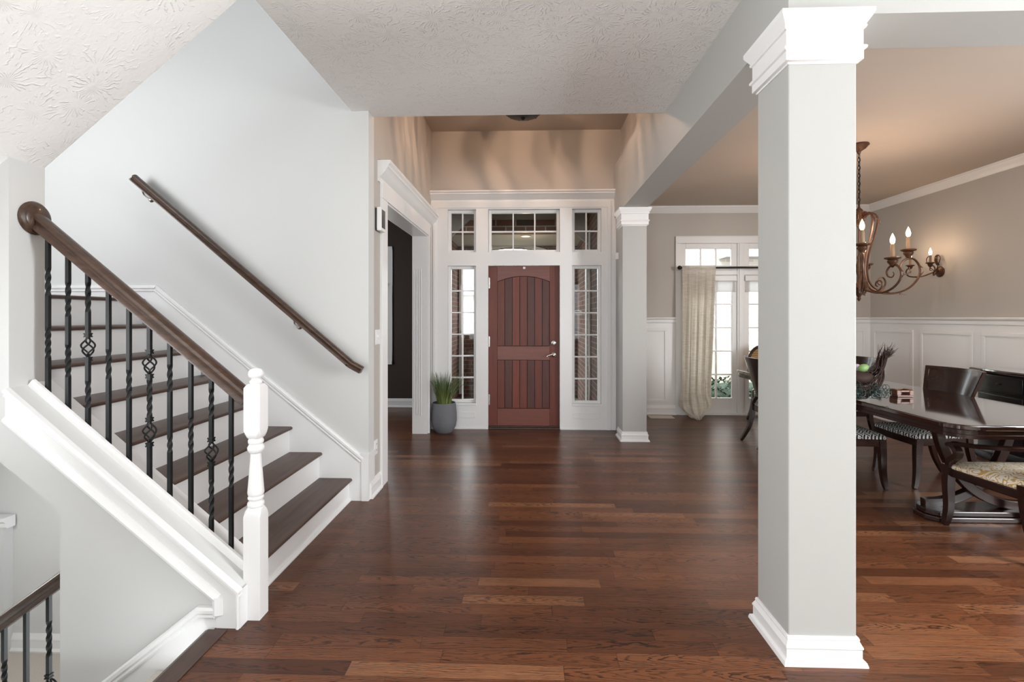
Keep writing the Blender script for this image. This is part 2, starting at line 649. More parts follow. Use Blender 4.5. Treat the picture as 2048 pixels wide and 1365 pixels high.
def thing(name, label, cat, loc=(0, 0, 0), rz=0.0, group=None, kind=None):
    o = bpy.data.objects.new(name, None)
    o.empty_display_size = .1
    COL.objects.link(o)
    o.location = loc
    o.rotation_euler = (0, 0, rz)
    return tag(o, label, cat, group, kind)


def dup(root, loc, rz, label, group=None):
    r = root.copy(); COL.objects.link(r)
    r.location = loc; r.rotation_euler = (0, 0, rz)
    r['label'] = label
    if group: r['group'] = group
    for ch in list(root.children):
        c = ch.copy(); COL.objects.link(c); c.parent = r
        for g in list(ch.children):
            d = g.copy(); COL.objects.link(d); d.parent = c
    return r


def struct(mb, name, mat, **kw):
    return tag(mb.build(name, mat, **kw), kind='structure')


def part(o, label):
    o['label'] = label
    return o


def lerp(a, b, t):
    return a + (b - a) * t


def arc(cx, cz, r, a0, a1, n=12):
    return [(cx + r * math.cos(math.radians(lerp(a0, a1, i / n))), cz + r * math.sin(math.radians(lerp(a0, a1, i / n)))) for i in range(n + 1)]


def smooth_path(pts, k=6):
    """Catmull-Rom through points"""
    P = [V(p) for p in pts]
    P = [P[0] * 2 - P[1]] + P + [P[-1] * 2 - P[-2]]
    out = []
    for i in range(1, len(P) - 2):
        for j in range(k):
            t = j / k
            a, b, c, d = P[i - 1], P[i], P[i + 1], P[i + 2]
            out.append(.5 * ((2 * b) + (c - a) * t + (2 * a - 5 * b + 4 * c - d) * t * t + (3 * b - a - 3 * c + d) * t ** 3))
    out.append(P[-2])
    return out


# ------------------------------------------------------------------ key planes (metres)
DW = 6.20        # front door wall
SW = 3.75        # stair wall
LW = -1.215      # foyer wall on the left
CX0, CX1 = 1.044, 1.311   # columns and beam
CEIL = 2.95
DYW = 7.17       # dining window wall
DXW = 4.78       # dining side wall
KW = 2.20        # knee wall front

# ================================================================== SETTING
f = MB()
f.box(-1.40, 5.2, -.6, KW, -.12, 0)
f.box(-1.42, 5.2, KW, SW + .01, -.12, 0)
f.box(-4.6, 5.2, SW + .01, 7.8, -.12, 0)
struct(f, 'floor', 'floor')
f = MB(); f.box(-5.2, 5.2, -9.0, -.601, -.12, 0.004); f.box(-5.2, -1.401, -.6, .78, -.12, 0.004)
struct(f, 'floor_family_room', 'carpet')  # unseen floor, made pale carpet to bounce light onto the ceiling
f = MB()
f.prism([(-1.335, 0.004), (-1.335, -.05), (-1.42, -.05), (-1.42, -.03), (-1.435, -.022), (-1.44, -.012), (-1.435, -.002), (-1.42, .004)], 'y', .3, KW - .03)
struct(f, 'trim_1', 'nosing')

# ceilings
c = MB()
c.box(-1.345, 5.2, -9.0, 2.06, CEIL, CEIL + .28)
c.box(-5.2, -1.346, -9.0, .9, CEIL, CEIL + .28)
c.box(-1.345, 1.05, 2.06, 3.86, CEIL, CEIL + .28)
c.box(-4.6, -1.384, SW + .13, 7.8, CEIL, CEIL + .2)
struct(c, 'ceiling', 'ceiling')
c = MB(); c.box(1.312, 5.2, 2.316, 7.4, CEIL, CEIL + .5)
struct(c, 'ceiling_dining', 'flatceiling')
c = MB(); c.box(1.312, DXW, 2.316, 3.0, 2.88, CEIL + .01)
struct(c, 'ceiling_drop', 'flatceiling')
c = MB(); c.box(-1.40, 1.25, 3.80, DW + .2, 3.70, 3.85)
struct(c, 'ceiling_foyer', 'flatceiling')
# sloped soffit under the upper flight
c = MB()
zs = lambda x: 2.12 + .834 * (x + 2.37)
c.prism([(-4.2, zs(-4.2) if zs(-4.2) > .4 else .6), (-1.345, 2.975), (-1.345, 3.25), (-1.75, 3.25), (-4.2, 1.2)], 'y', .9, 2.37)
struct(c, 'ceiling_soffit', 'ceiling')

# stair wall, foyer left wall
m = MB(); m.box(-4.2, LW, SW, SW + .13, -2.6, 5.6)
struct(m, 'wall_stair', 'stairwall')
OY0, OY1, OZ = 4.19, 5.91, 2.36
m = MB()
m.box(-1.383, LW, SW + .13, OY0, 0, 3.75)
m.box(-1.383, LW, OY1, DW + .2, 0, 3.75)
m.box(-1.383, LW, OY0, OY1, OZ, 3.75)
struct(m, 'wall_left', 'dwall')
# door wall above and beside the door surround
m = MB()
m.box(LW + .001, 1.45, DW, DW + .14, 2.83, 3.75)
m.box(1.065, 1.259, DW, DW + .14, 0, 2.83)
struct(m, 'wall_front', 'dwall')
m = MB(); m.box(1.13, 1.311, 3.87, DW, CEIL, 3.75)
struct(m, 'wall_right_upper', 'dwall')
m = MB(); m.box(-1.30, 1.2, 3.74, 3.86, CEIL + .01, 3.75)
struct(m, 'wall_foyer_header', 'dwall')
# beams
m = MB()
m.box(CX0, CX1, 2.315, DW + .02, 2.605, CEIL + .28)
m.box(CX0, 5.0, 2.05, 2.315, 2.605, CEIL + .28)
struct(m, 'wall_beam', 'wall')
# dining walls
WX0, WX1, WZ1 = 2.148, 3.84, 2.433
m = MB()
m.box(1.30, WX0, DYW, DYW + .14, 0, CEIL + .1)
m.box(WX1, 5.0, DYW, DYW + .14, 0, CEIL + .1)
m.box(WX0, WX1, DYW, DYW + .14, WZ1, CEIL + .1)
m.box(1.26, 1.40, DW, DYW - .001, 0, CEIL + .1)
struct(m, 'wall_dining_back', 'dwall')
m = MB(); m.box(DXW, DXW + .14, 2.05, DYW + .1, 0, 3.4)
struct(m, 'wall_dining_right', 'dwall')
# unseen sides of the rooms the light stands in
m = MB(); m.box(-5.2, 5.3, -9.0, -8.86, 0, 3.0)
struct(m, 'wall_back', 'wall')
m = MB(); m.box(5.0, 5.14, -9.0, 2.06, 0, 3.0); m.box(-5.2, -5.06, -9.0, .9, 0, 3.0); m.box(-5.06, -4.2, .78, .9, 0, 3.0)
struct(m, 'wall_living_right', 'wall')
m = MB(); m.box(-4.2, -1.50, .78, .9, -2.6, .9)
struct(m, 'wall_hall_left', 'wall')
m = MB(); m.box(-4.34, -4.2, .78, SW + .13, -2.6, 5.6)
struct(m, 'wall_landing_left', 'stairwall')
m = MB(); m.box(-4.2, -1.2, .78, .9, 3.2, 5.6); m.box(-1.345, -1.2, .9, SW, 3.2, 5.6); m.box(-4.2, -1.2, .78, SW + .1, 5.5, 5.6)
struct(m, 'wall_upstairs', 'stairwall')

# knee wall / pillar in one plane with the sloped opening to the basement
zk = lambda x: .174 + .828 * (-1.293 - x)
m = MB()
m.prism([(-1.293, 0), (-1.293, .174), (-2.37, zk(-2.37)), (-2.37, 2.12), (-2.9, zs(-2.9)), (-4.2, .9), (-4.2, .95), (-2.9, 1.10), (-2.412, .726), (-2.129, .509), (-2.129, -2.6), (-1.293, -2.6)], 'y', KW, 2.37)
struct(m, 'wall_knee', 'stairwall')

# door surround, one white frame with openings
TR = [(-1.009, -.653), (-.503, .377), (.531, .887)]
m = MB()
Y0, Y1 = DW - .035, DW + .12
m.box(LW, -1.009, Y0, Y1, 0, 2.82)
m.box(.887, 1.064, Y0, Y1, 0, 2.82)
m.box(-.655, -.505, Y0, Y1, 0, 2.022)
m.box(.379, .531, Y0, Y1, 0, 2.022)
m.box(-.655, -.505, Y0, Y1, 2.188, 2.72)
m.box(.379, .531, Y0, Y1, 2.188, 2.72)
m.box(-1.009, .887, Y0, Y1, 2.72, 2.82)
m.box(-1.009, .887, Y0, Y1, 2.022, 2.188)
m.box(-1.009, -.655, Y0, Y1, 0, .32)
m.box(.531, .887, Y0, Y1, 0, .31)
struct(m, 'trim_2', 'trim')
m = MB()   # raised beads and small panels of the surround
for x0, x1 in ((-1.000, -.662), (.540, .880)):
    m.box(x0, x1, Y0 - .006, Y0, .138, .214)
    m.box(x0 - .01, x1 + .01, Y0 - .012, Y0, .292, .322)
m.box(LW, -1.14, Y0 - .02, Y0, 0, 2.735)
m.box(-1.185, -1.155, Y0 - .032, Y0 - .02, 0, 2.735)
m.box(.955, 1.004, Y0 - .015, Y0, 0, 2.735); m.box(1.020, 1.064, Y0 - .010, Y0, 0, 2.735)
m.box(LW, 1.004, Y0 - .012, Y0, 2.735, 2.81)
m.box(-1.14, -.512, Y0 - .012, Y0, 0, .02); m.box(.386, 1.0, Y0 - .012, Y0, 0, .02)
struct(m, 'trim_3', 'trim', bevel=.004)
crownish = [(0, 0), (.012, 0), (.016, .012), (.016, .026), (.03, .036), (.06, .062), (.078, .085), (.084, .088), (.084, .1), (.1, .112), (.1, .13), (0, .13)]
m = MB(); m.strip(crownish, (LW, DW - .01, 2.81), (1.11, DW - .01, 2.81), (0, -1, 0))
struct(m, 'trim_4', 'trim', smooth=35)

# columns' return to the door wall
m = MB(); m.box(CX0 + .02, CX1 - .02, 5.85, DW, 0, 2.62)
struct(m, 'wall_return', 'wall')

# cased opening on the left: jamb lining (fluted), casing, head with cornice
m = MB()
m.box(-1.385, LW + .012, OY1 - .02, OY1 - .001, 0, OZ - .001)
m.box(-1.385, LW + .012, OY0 + .001, OY0 + .012, 0, OZ - .001)
m.box(-1.385, LW + .012, OY0 + .012, OY1 - .02, OZ - .015, OZ - .001)
for k in range(5):
    x = -1.363 + k * .021
    m.tube([(x, OY1 - .021, .22), (x, OY1 - .021, 1.96)], .0065, 8)
struct(m, 'trim_5', 'trim', smooth=40)
m = MB()
m.box(LW, LW + .022, OY0 - .16, OY0, 0, OZ)
m.box(LW, LW + .022, OY1 + .011, OY1 + .10, 0, OZ)
m.box(LW, LW + .026, OY0 - .16, OY1 + .10, OZ, OZ + .135)
m.box(LW + .02, LW + .034, OY1 + .011, OY1 + .03, 0, OZ)
struct(m, 'trim_6', 'trim', bevel=.003)
m = MB(); m.strip([(a * 1.05, b * 1.3) for a, b in crownish], (LW, OY0 - .22, OZ + .12), (LW, DW - .06, OZ + .12), (1, 0, 0))
struct(m, 'trim_7', 'trim', smooth=35)

# baseboards
basep = [(0, 0), (.028, 0), (.030, .012), (.016, .028), (.016, .085), (.020, .090), (.018, .10), (.008, .125), (.004, .135), (0, .135)]
m = MB(); m.strip(basep, (LW, SW + .02, 0), (LW, OY0 - .16, 0), (1, 0, 0))
struct(m, 'baseboard_left', 'trim', smooth=35)

# office behind the cased opening
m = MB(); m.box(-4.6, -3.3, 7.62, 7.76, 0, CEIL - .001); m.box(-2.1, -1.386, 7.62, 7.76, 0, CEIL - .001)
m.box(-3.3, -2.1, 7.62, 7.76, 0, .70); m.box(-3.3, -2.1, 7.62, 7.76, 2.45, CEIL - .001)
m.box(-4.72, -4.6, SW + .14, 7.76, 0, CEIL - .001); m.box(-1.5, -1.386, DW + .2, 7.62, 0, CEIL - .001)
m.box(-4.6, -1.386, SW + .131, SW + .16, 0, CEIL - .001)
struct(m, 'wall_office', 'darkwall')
m = MB(); m.strip([(a, b) for a, b in basep], (-4.6, 7.62, 0), (-1.38, 7.62, 0), (0, -1, 0))
struct(m, 'baseboard_office', 'trim', smooth=35)

# ------------------------------------------------------------------ windows


def window(name, x0, x1, z0, z1, y, cols, rows, fw=.036, mw=.016, depth=.05, top=None):
    w_ = thing(name, None, None, ((x0 + x1) / 2, y, z0), kind='structure')
    m = MB()
    m.box(x0, x0 + fw, y, y + depth, z0, z1); m.box(x1 - fw, x1, y, y + depth, z0, z1)
    m.box(x0 + fw, x1 - fw, y, y + depth, z0, z0 + fw); m.box(x0 + fw, x1 - fw, y, y + depth, z1 - fw, z1)
    m.build('window_frame', 'trim', w_, bevel=.004)
    a0, a1, b0, b1 = x0 + fw, x1 - fw, z0 + fw, z1 - fw
    m = MB()
    for k in range(1, cols):
        x = lerp(a0, a1, k / cols); m.box(x - mw / 2, x + mw / 2, y + .008, y + depth - .008, b0, b1)
    for k in range(1, rows):
        z = lerp(b0, b1, k / rows); m.box(a0, a1, y + .0085, y + depth - .0085, z - mw / 2, z + mw / 2)
    m.build('grille', 'trim', w_)
    m = MB(); m.box(a0 - .005, a1 + .005, y + depth / 2 - .003, y + depth / 2 + .003, b0 - .005, b1 + .005)
    m.build('pane', 'glass', w_)
    return w_


WY = DW + .03
window('window_1', TR[0][0], TR[0][1], 2.188, 2.72, WY, 2, 2)
window('window_2', TR[1][0], TR[1][1], 2.188, 2.72, WY, 3, 2)
window('window_3', TR[2][0], TR[2][1], 2.188, 2.72, WY, 2, 2)
window('window_4', -1.009, -.655, .32, 2.022, WY, 2, 6)
sl = window('window_5', .531, .887, .31, 2.022, WY, 2, 6)

# ------------------------------------------------------------------ front door
door = thing('door_1', 'brown planked front door with arched panel and nickel lever', 'door', (-.065, DW + .04, 0), kind='structure')
DX0, DX1, DZ0, DZ1 = -.507, .380, .03, 2.020
PX0, PX1 = -.396, .257
dy0, dy1 = DW + .03, DW + .075
archz = lambda x: 1.827 + .070 * (1 - ((x - (PX0 + PX1) / 2) / ((PX1 - PX0) / 2)) ** 2)
m = MB()
m.box(DX0, PX0, dy0, dy1, DZ0, DZ1); m.box(PX1, DX1, dy0, dy1, DZ0, DZ1)
m.build('stile', 'door_a', door, bevel=.003)
m = MB()
xs = [lerp(PX0, PX1, i / 20) for i in range(21)]
m.prism([(PX0, DZ1), (PX1, DZ1)] + [(x, archz(x)) for x in xs[::-1]], 'y', dy0, dy1)
m.build('top_rail', 'door_rail', door, bevel=.003)
m = MB(); m.box(PX0, PX1, dy0, dy1, .850, 1.024)
m.build('lock_rail', 'door_rail', door, bevel=.003)
m = MB(); m.box(PX0, PX1, dy0, dy1, DZ0, .245)
m.build('bottom_rail', 'door_rail', door, bevel=.003)
for nm, z0, z1, order in (('upper_plank_panel', 1.024, None, (0, 1, 2, 0, 1, 0, 1)), ('lower_plank_panel', .245, .850, (0, 1, 2, 0, 1, 0, 1))):
    m = MB()
    pw = (PX1 - PX0) / 7
    for k in range(7):
        a, b = PX0 + k * pw + .003, PX0 + (k + 1) * pw - .003
        if z1:
            m.box(a, b, dy0 + .010, dy1 - .008, z0 + .004, z1 - .004, order[k])
        else:
            q = [lerp(a, b, i / 4) for i in range(5)]
            m.prism([(a, z0 + .004), (b, z0 + .004)] + [(x, archz(x) - .004) for x in q[::-1]], 'y', dy0 + .010, dy1 - .008, order[k])
    if z1: m.box(PX0, PX1, dy1 - .014, dy1 - .006, z0, z1, 3)
    else: m.prism([(PX0, z0), (PX1, z0)] + [(x, archz(x) + .01) for x in xs[::-1]], 'y', dy1 - .014, dy1 - .006, 3)
    m.build(nm, ['door_a', 'door_b', 'door_c', 'dark_mark'], door, bevel=.0015)
for z in (1.81, 1.08, .357):
    m = MB(); m.tube([(DX0 + .010, dy0 - .008, z - .06), (DX0 + .010, dy0 - .008, z + .06)], .009, 10)
    m.tube([(DX0 + .010, dy0 - .008, z - .068), (DX0 + .010, dy0 - .008, z + .068)], .005, 8)
    m.box(DX0 + .002, DX0 + .020, dy0 - .003, dy0 + .002, z - .06, z + .06)
    part(m.build('hinge', 'chrome', door, smooth=40), 'nickel butt hinge')
m = MB(); m.lathe([(.034, 0), (.034, -.008), (.028, -.016), (.020, -.018), (.018, -.030), (.010, -.034)], (.306, dy0, 1.063), 20, 'y')
db = m.build('deadbolt', 'chrome', door, smooth=35)
m = MB(); m.box(.301, .311, dy0 - .052, dy0 - .030, 1.045, 1.081)
m.build('thumb_turn', 'chrome', db, bevel=.003)
m = MB(); m.lathe([(.033, 0), (.033, -.008), (.026, -.015), (.012, -.018), (.011, -.05), (.014, -.06), (.008, -.066)], (.306, dy0, .920), 20, 'y')
lv = m.build('lever_rose', 'chrome', door, smooth=35)
m = MB(); m.tube(smooth_path([(.306, dy0 - .055, .920), (.280, dy0 - .058, .924), (.255, dy0 - .056, .916), (.232, dy0 - .054, .910), (.222, dy0 - .054, .900), (.226, dy0 - .054, .893)], 5), [.011] * 5 + [.010] * 10 + [.008] * 11, 10)
m.build('lever_handle', 'chrome', lv, smooth=50)
m = MB(); m.box(DX1 - .002, DX1 + .003, dy0 - .004, dy0 + .03, .88, .96)
m.build('strike_plate', 'darkmetal', door)
m = MB(); m.box(-.075, -.045, dy0 - .014, dy0, 1.985, 2.012)
part(m.build('contact_sensor', 'white_plastic', door, bevel=.002), 'small white contact sensor')
m = MB(); m.box(DX0, DX1, DW - .03, DW + .12, 0, .018); m.box(DX0, DX1, DW + .01, DW + .10, .018, .03)
struct(m, 'trim_8', 'nosing', bevel=.004)

# ------------------------------------------------------------------ columns


def column(label, y0, y1, wobble=0):
    t = thing('square_column', label, 'column', ((CX0 + CX1) / 2, (y0 + y1) / 2, 0))
    m = MB(); m.box(CX0, CX1, y0, y1, 0, 2.60)
    part(m.build('shaft', 'wall', t, bevel=.004), 'plain greige column shaft')
    m = MB()
    m.ring([(0, 0), (.030, 0), (.030, .006), (.026, .018), (.015, .024), (.015, .062), (.018, .066), (.018, .072), (.0145, .078), (.008, .092), (.009, .098), (.006, .106), (0, .108)], CX0, CX1, y0, y1)
    part(m.build('base', 'trim', t, smooth=30), 'white moulded column base')
    m = MB()
    m.ring([(0, 2.405), (.004, 2.405), (.006, 2.412), (.018, 2.416), (.018, 2.452), (.026, 2.456), (.028, 2.464), (.024, 2.470), (.017, 2.472), (.017, 2.535), (.024, 2.538), (.027, 2.546), (.024, 2.552), (.026, 2.556), (.044, 2.585), (.046, 2.592), (.046, 2.606), (0, 2.606)], CX0, CX1, y0, y1)
    part(m.build('capital', 'trim', t, smooth=30), 'white moulded column capital')
    return t


column('large pale square column standing close by at the dining room corner', 2.049, 2.32)
column('smaller square column beside the front door sidelight at the end of the beam', 5.62, 5.88)

# ------------------------------------------------------------------ stairs
RISE, RUN = .194, .2286
nx = lambda i: -1.334 - RUN * (i - 1)
tz = lambda i: .170 + RISE * (i - 1)
st = thing('staircase', 'white staircase with dark stained wood treads rising to the landing', 'staircase', (-1.35, 3.0, 0))
for i in range(1, 9):
    x, z = nx(i), tz(i)
    m = MB()
    xb = x - RUN - .03 if i < 8 else -4.2
    m.prism([(xb, z), (x - .012, z), (x - .003, z - .005), (x, z - .013), (x - .003, z - .021), (x - .012, z - .026), (xb, z - .026)], 'y', 2.405, SW - .018 if i < 8 else SW - .001)
    m.build('tread', 'tread', st, smooth=40)
    m = MB()
    m.box(x - .042, x - .024, 2.405, SW - .018, (tz(i - 1) - .01 if i > 1 else 0), z - .024)
    if i == 1:
        m.prism([(x - .024, 0), (x - .008, 0), (x - .008, .008), (x - .014, .018), (x - .024, .02)], 'y', 2.405, SW - .018)
    m.build('riser', 'trim', st)
# wall skirt
m = MB()
sk = lambda x: .317 + .817 * (-1.254 - x)
m.prism([(-1.215, 0), (-1.215, .352), (-1.262, .352), (-1.262, sk(-1.262) - .02), (-2.855, 1.605), (-4.2, 1.605), (-4.2, 1.5), (-2.95, 1.45), (-1.45, 0)], 'y', SW - .018, SW)
m.build('skirt_board', 'trim', st)
d = V((-1.601, 0, 1.308)).normalized()
capp = [(0, -.03), (.022, -.03), (.026, -.022), (.022, -.012), (.03, -.004), (.03, .010), (.02, .018), (0, .018)]
m = MB()
up = V((1.308, 0, 1.601)).normalized()
m.strip(capp, (-1.255, SW, .312), (-2.855, SW, 1.612), (0, -1, 0), up)
m.strip(capp, (-2.85, SW, 1.612), (-4.2, SW, 1.612), (0, -1, 0))
m.box(-1.262, -1.208, SW - .024, SW + .13, 0, .340)
m.box(-1.266, -1.204, SW - .028, SW + .134, .340, .354)
m.build('skirt_cap', 'trim', st, smooth=35)
# knee-wall inner skirt, seat and raised bead
m = MB()
m.prism([(-1.32, 0), (-1.32, zk(-1.32) + .012), (-2.75, zk(-2.75) + .012), (-2.75, zk(-2.75) - .35)], 'y', 2.37, 2.405)
m.build('inner_skirt', 'trim', st)
m = MB()
upk = V((.828, 0, 1)).normalized()
m.strip([(0, -.02), (0, .026), (-.004, .034), (-.016, .036), (-.022, .030), (-.026, .018), (-.09, .012), (-.09, -.02)], (-1.30, KW + .085, zk(-1.30)), (-2.37, KW + .085, zk(-2.37)), (0, -1, 0), upk)
m.build('baluster_seat', 'trim', st, smooth=35)
# front stringer board with mouldings on the knee wall
m = MB()
zl = lambda x: .13 + .815 * (-1.394 - x)
m.prism([(-1.289, -.02), (-1.289, .174), (-2.37, zk(-2.37)), (-2.37, zl(-2.37)), (-1.394, .13), (-1.394, -.02)], 'y', KW - .016, KW)
m.box(-1.2885, -1.2865, KW - .016, 2.30, 0, .168)
m.build('stringer_board', 'trim', st)
m = MB()
bead = [(0, -.012), (.022, -.012), (.028, -.006), (.028, .004), (.022, .010), (0, .012)]
ups = V((.815, 0, 1)).normalized()
m.strip(bead, (-1.29, KW, zk(-1.29) - .010), (-2.372, KW, zk(-2.372) - .010), (0, -1, 0), ups)
m.strip([(a * .8, b * .8) for a, b in bead], (-1.29, KW, zk(-1.29) - .030), (-2.372, KW, zk(-2.372) - .030), (0, -1, 0), ups)
bd = [(0, -.012), (.026, -.012), (.030, 0), (.024, .016), (.020, .030), (0, .032)]
m.strip(bd, (-1.392, KW, .128), (-2.372, KW, zl(-2.372)), (0, -1, 0), ups)
m.strip(bd, (-1.394, KW, .06), (-1.394, KW, .14), (0, -1, 0), (1, 0, 0))
m.strip([(0, 0), (.024, 0), (.026, .006), (.022, .014), (0, .014)], (-1.289, KW, -.02), (-1.289, KW, .165), (0, -1, 0), (-1, 0, 0))
m.build('stringer_moulding', 'trim', st, smooth=35)
# soffit below the flight
m = MB()
m.prism([(-1.40, -.10), (-2.129, .509), (-3.2, 1.33), (-4.2, 1.33), (-4.2, 1.40), (-3.1, 1.40), (-1.45, -.02)], 'y', 2.37, SW)
m.build('flight_soffit', 'stairwall', st)

# ------------------------------------------------------------------ balustrade
railz = lambda x: 1.058 + .824 * (-1.336 - x)     # top of rail
RY = 2.316
bal = thing('stair_balustrade', 'dark wood handrail on black iron balusters ending at the white newel', 'stair railing', (-1.269, RY, 0))
railp = [(-.030, -.066), (.030, -.066), (.030, -.052), (.022, -.042), (.024, -.032), (.032, -.022), (.030, -.010), (.018, -.001), (0, .002), (-.018, -.001), (-.030, -.010), (-.032, -.022), (-.024, -.032), (-.022, -.042), (-.030, -.052)]
m = MB()
m.sweep([(-2.37, RY, railz(-2.37)), (-1.30, RY, railz(-1.30))], railp)
part(m.build('handrail', 'rail', bal, smooth=40), 'dark stained wood handrail')
m = MB(); m.lathe([(.078, -.003), (.080, .006), (.074, .012), (.072, .016), (.062, .020), (.060, .026), (.048, .032)], (-2.37, RY, 1.862), 32, 'x')
part(m.build('rosette', 'rail', bal, smooth=35), 'round dark wood wall rosette')
# newel
NX, NY = -1.269, 2.283
m = MB()
hw = .0385


def sq(z, h, c=0.0):
    h2 = h - c
    return [(NX - h, NY - h2, z), (NX - h2, NY - h, z), (NX + h2, NY - h, z), (NX + h, NY - h2, z), (NX + h, NY + h2, z), (NX + h2, NY + h, z), (NX - h2, NY + h, z), (NX - h, NY + h2, z)]


m.loft([sq(0, hw, .001), sq(.470, hw, .001), sq(.490, hw, .012), sq(.508, .030, .012), sq(.512, .026, .010)])
m.loft([sq(.826, .026, .010), sq(.832, .032, .012), sq(.848, hw, .014), sq(.866, hw, .003), sq(1.062, hw, .003), sq(1.078, hw - .008, .008), sq(1.082, .022, .008)])
nprof = [(.030, .508), (.036, .514), (.037, .524), (.034, .532), (.029, .536), (.029, .540), (.034, .546), (.035, .553), (.031, .560), (.034, .566), (.036, .575), (.034, .60), (.028, .68), (.0235, .745), (.024, .757), (.030, .763), (.036, .775), (.0365, .785), (.031, .795), (.029, .800), (.033, .806), (.034, .816), (.030, .824), (.028, .830)]
m.lathe(nprof, (NX, NY, 0), 28)
m.lathe([(.020, 1.078), (.028, 1.086), (.027, 1.094), (.021, 1.098), (.021, 1.104), (.031, 1.112), (.034, 1.122), (.031, 1.137), (.022, 1.147), (.008, 1.152)], (NX, NY, 0), 28)
part(m.build('newel_post', 'trim', bal, smooth=38), 'turned white newel post with ball top')

BW = .0082


def baluster(bx, zb, zt, twists, baskets, parent, y=RY, label=None):
    cuts = sorted([(a, b, 't') for a, b in twists] + [(a, b, 'k') for a, b in baskets])
    pts, tw = [], []
    z, ang = zb, 0.0
    segs = []
    for a, b, k in cuts + [(zt, zt, 'e')]:
        segs.append(('s', z, a)); segs.append((k, a, b)); z = b
    pr = [(-BW, -BW), (BW, -BW), (BW, BW), (-BW, BW)]
    run = []   # (z, angle)

    bars = []

    def flush():
        if len(run) > 1:
            mm = MB(); bars.append(mm)
            mm.loft([[(bx + x * math.cos(q) - yy * math.sin(q), y + x * math.sin(q) + yy * math.cos(q), zz) for x, yy in pr] for zz, q in run])
        run.clear()
    for k, a, b in segs:
        if k == 's':
            run.append((a, ang)); run.append((b, ang))
        elif k == 't':
            nstep = max(8, int((b - a) / .006))
            tot = round((b - a) / .085 * 2) / 2 * PI
            for i in range(nstep + 1):
                run.append((lerp(a, b, i / nstep), ang + tot * i / nstep))
            ang += tot
        elif k == 'k':
            flush()
    flush()
    o = bars[0].build('baluster', 'iron', parent)
    for mm in bars[1:]:
        mm.build('upper_bar', 'iron', o)
    for a, b in baskets:
        k = MB()
        h = b - a
        for q in range(4):
            pts = []
            for i in range(17):
                t = i / 16
                r = .004 + .0235 * math.sin(PI * min(1, max(0, (t - .02) / .96))) ** 1.3
                th = q * PI / 2 + t * PI * 1.15
                pts.append((bx + r * math.cos(th), y + r * math.sin(th), lerp(a + .008, b - .008, t)))
            k.tube(pts, .0040, 6)
        for zz in (a, b):
            k.box(bx - .0125, bx + .0125, y - .0125, y + .0125, zz - .010, zz - .004)
            k.box(bx - .0105, bx + .0105, y - .0105, y + .0105, zz - .004, zz + .004)
            k.box(bx - .0125, bx + .0125, y - .0125, y + .0125, zz + .004, zz + .010)
        part(k.build('basket', 'iron', o, smooth=50), 'open twisted iron basket knot')
    return o


KZ = lambda v: 1.39 - (v - 634) * 2.372e-3
BAL = [(-2.300, [(535, 592), (655, 718)], []),
       (-2.201, [(564, 634), (690, 756)], []),
       (-2.103, [(564, 625), (763, 819)], [(671, 719)]),
       (-2.002, [(699, 759)], []),
       (-1.902, [(740, 798)], []),
       (-1.802, [(761, 832)], [(704, 753), (840, 890)]),
       (-1.703, [(729, 785), (873, 905)], []),
       (-1.601, [(832, 905)], []),
       (-1.502, [(776, 832), (958, 1037)], [(879, 927)]),
       (-1.406, [(917, 973)], [])]
for bx, tw, bk in BAL:
    baluster(bx, zk(bx) + .012, railz(bx) - .066, [(KZ(b), KZ(a)) for a, b in tw], [(KZ(b), KZ(a)) for a, b in bk], bal)

# ------------------------------------------------------------------ handrail on the stair wall
wr = thing('wall_handrail', 'dark wood handrail fixed on the pale stair wall with metal brackets', 'handrail', (-2.1, SW, 1.7))
rp2 = [(x * .86, y * .82) for x, y in railp]
m = MB()
m.sweep([(-2.945, 3.655, 2.455), (-2.933, 3.655, 2.443), (-1.306, 3.655, 1.068)], rp2)
m.sweep([(-1.318, 3.655, 1.076), (-1.300, 3.655, 1.062), (-1.222, 3.655, 1.020)], rp2)
part(m.build('rail', 'rail', wr, smooth=40), 'dark stained wood rail')
for bx in (-2.90, -1.745):
    rz_ = 1.068 + .845 * (-1.306 - bx) - .06
    m = MB()
    m.lathe([(.026, 0), (.026, -.004), (.014, -.012), (.010, -.016)], (bx, SW, rz_ - .06), 16, 'y')
    m.tube(smooth_path([(bx, SW - .005, rz_ - .06), (bx, SW - .05, rz_ - .055), (bx, SW - .085, rz_ - .035), (bx, SW - .095, rz_ + .005)], 5), .0065, 8)
    part(m.build('bracket', 'chrome', wr, smooth=40), 'curved nickel wall bracket')

# ------------------------------------------------------------------ basement stair
bs = thing('basement_stair', 'carpeted basement stair dropping from the wood floor edge beside the white skirt', 'staircase', (-1.5, 1.6, -.4))
for i in range(1, 9):
    m = MB()
    x = -1.425 - RUN * (i - 1)
    z = -.194 * i
    m.prism([(x - .005, z), (x - .005, z - .3), (x - RUN, z - .3), (x - RUN - .015, z - .04), (x - RUN - .02, z - .015), (x - RUN - .01, z)], 'y', .92, KW - .02)
    m.build('carpeted_step', 'carpet', bs, smooth=40)
m = MB()
m.prism([(-1.394, .083), (-1.479, .083), (-3.3, .083 - .79 * (3.3 - 1.479)), (-3.3, -2.0), (-1.394, -.30)], 'y', KW - .014, KW)
m.build('skirt_board', 'trim', bs)
m = MB()
u2 = V((-.79, 0, 1)).normalized()
mit = (V((0, 0, 1)) + u2) / (1 + u2.z)
m.loft([[(p[0] + uu.x * b, KW - .002 - a, p[1] + uu.z * b) for a, b in capp] for p, uu in (((-1.40, .076), V((0, 0, 1))), ((-1.476, .076), mit), ((-3.3, .076 - .79 * (3.3 - 1.476)), u2))])
m.build('skirt_cap', 'trim', bs, smooth=35)
m = MB()
m.box(-4.2, -1.3, 2.2, SW, -1.32, -1.20)
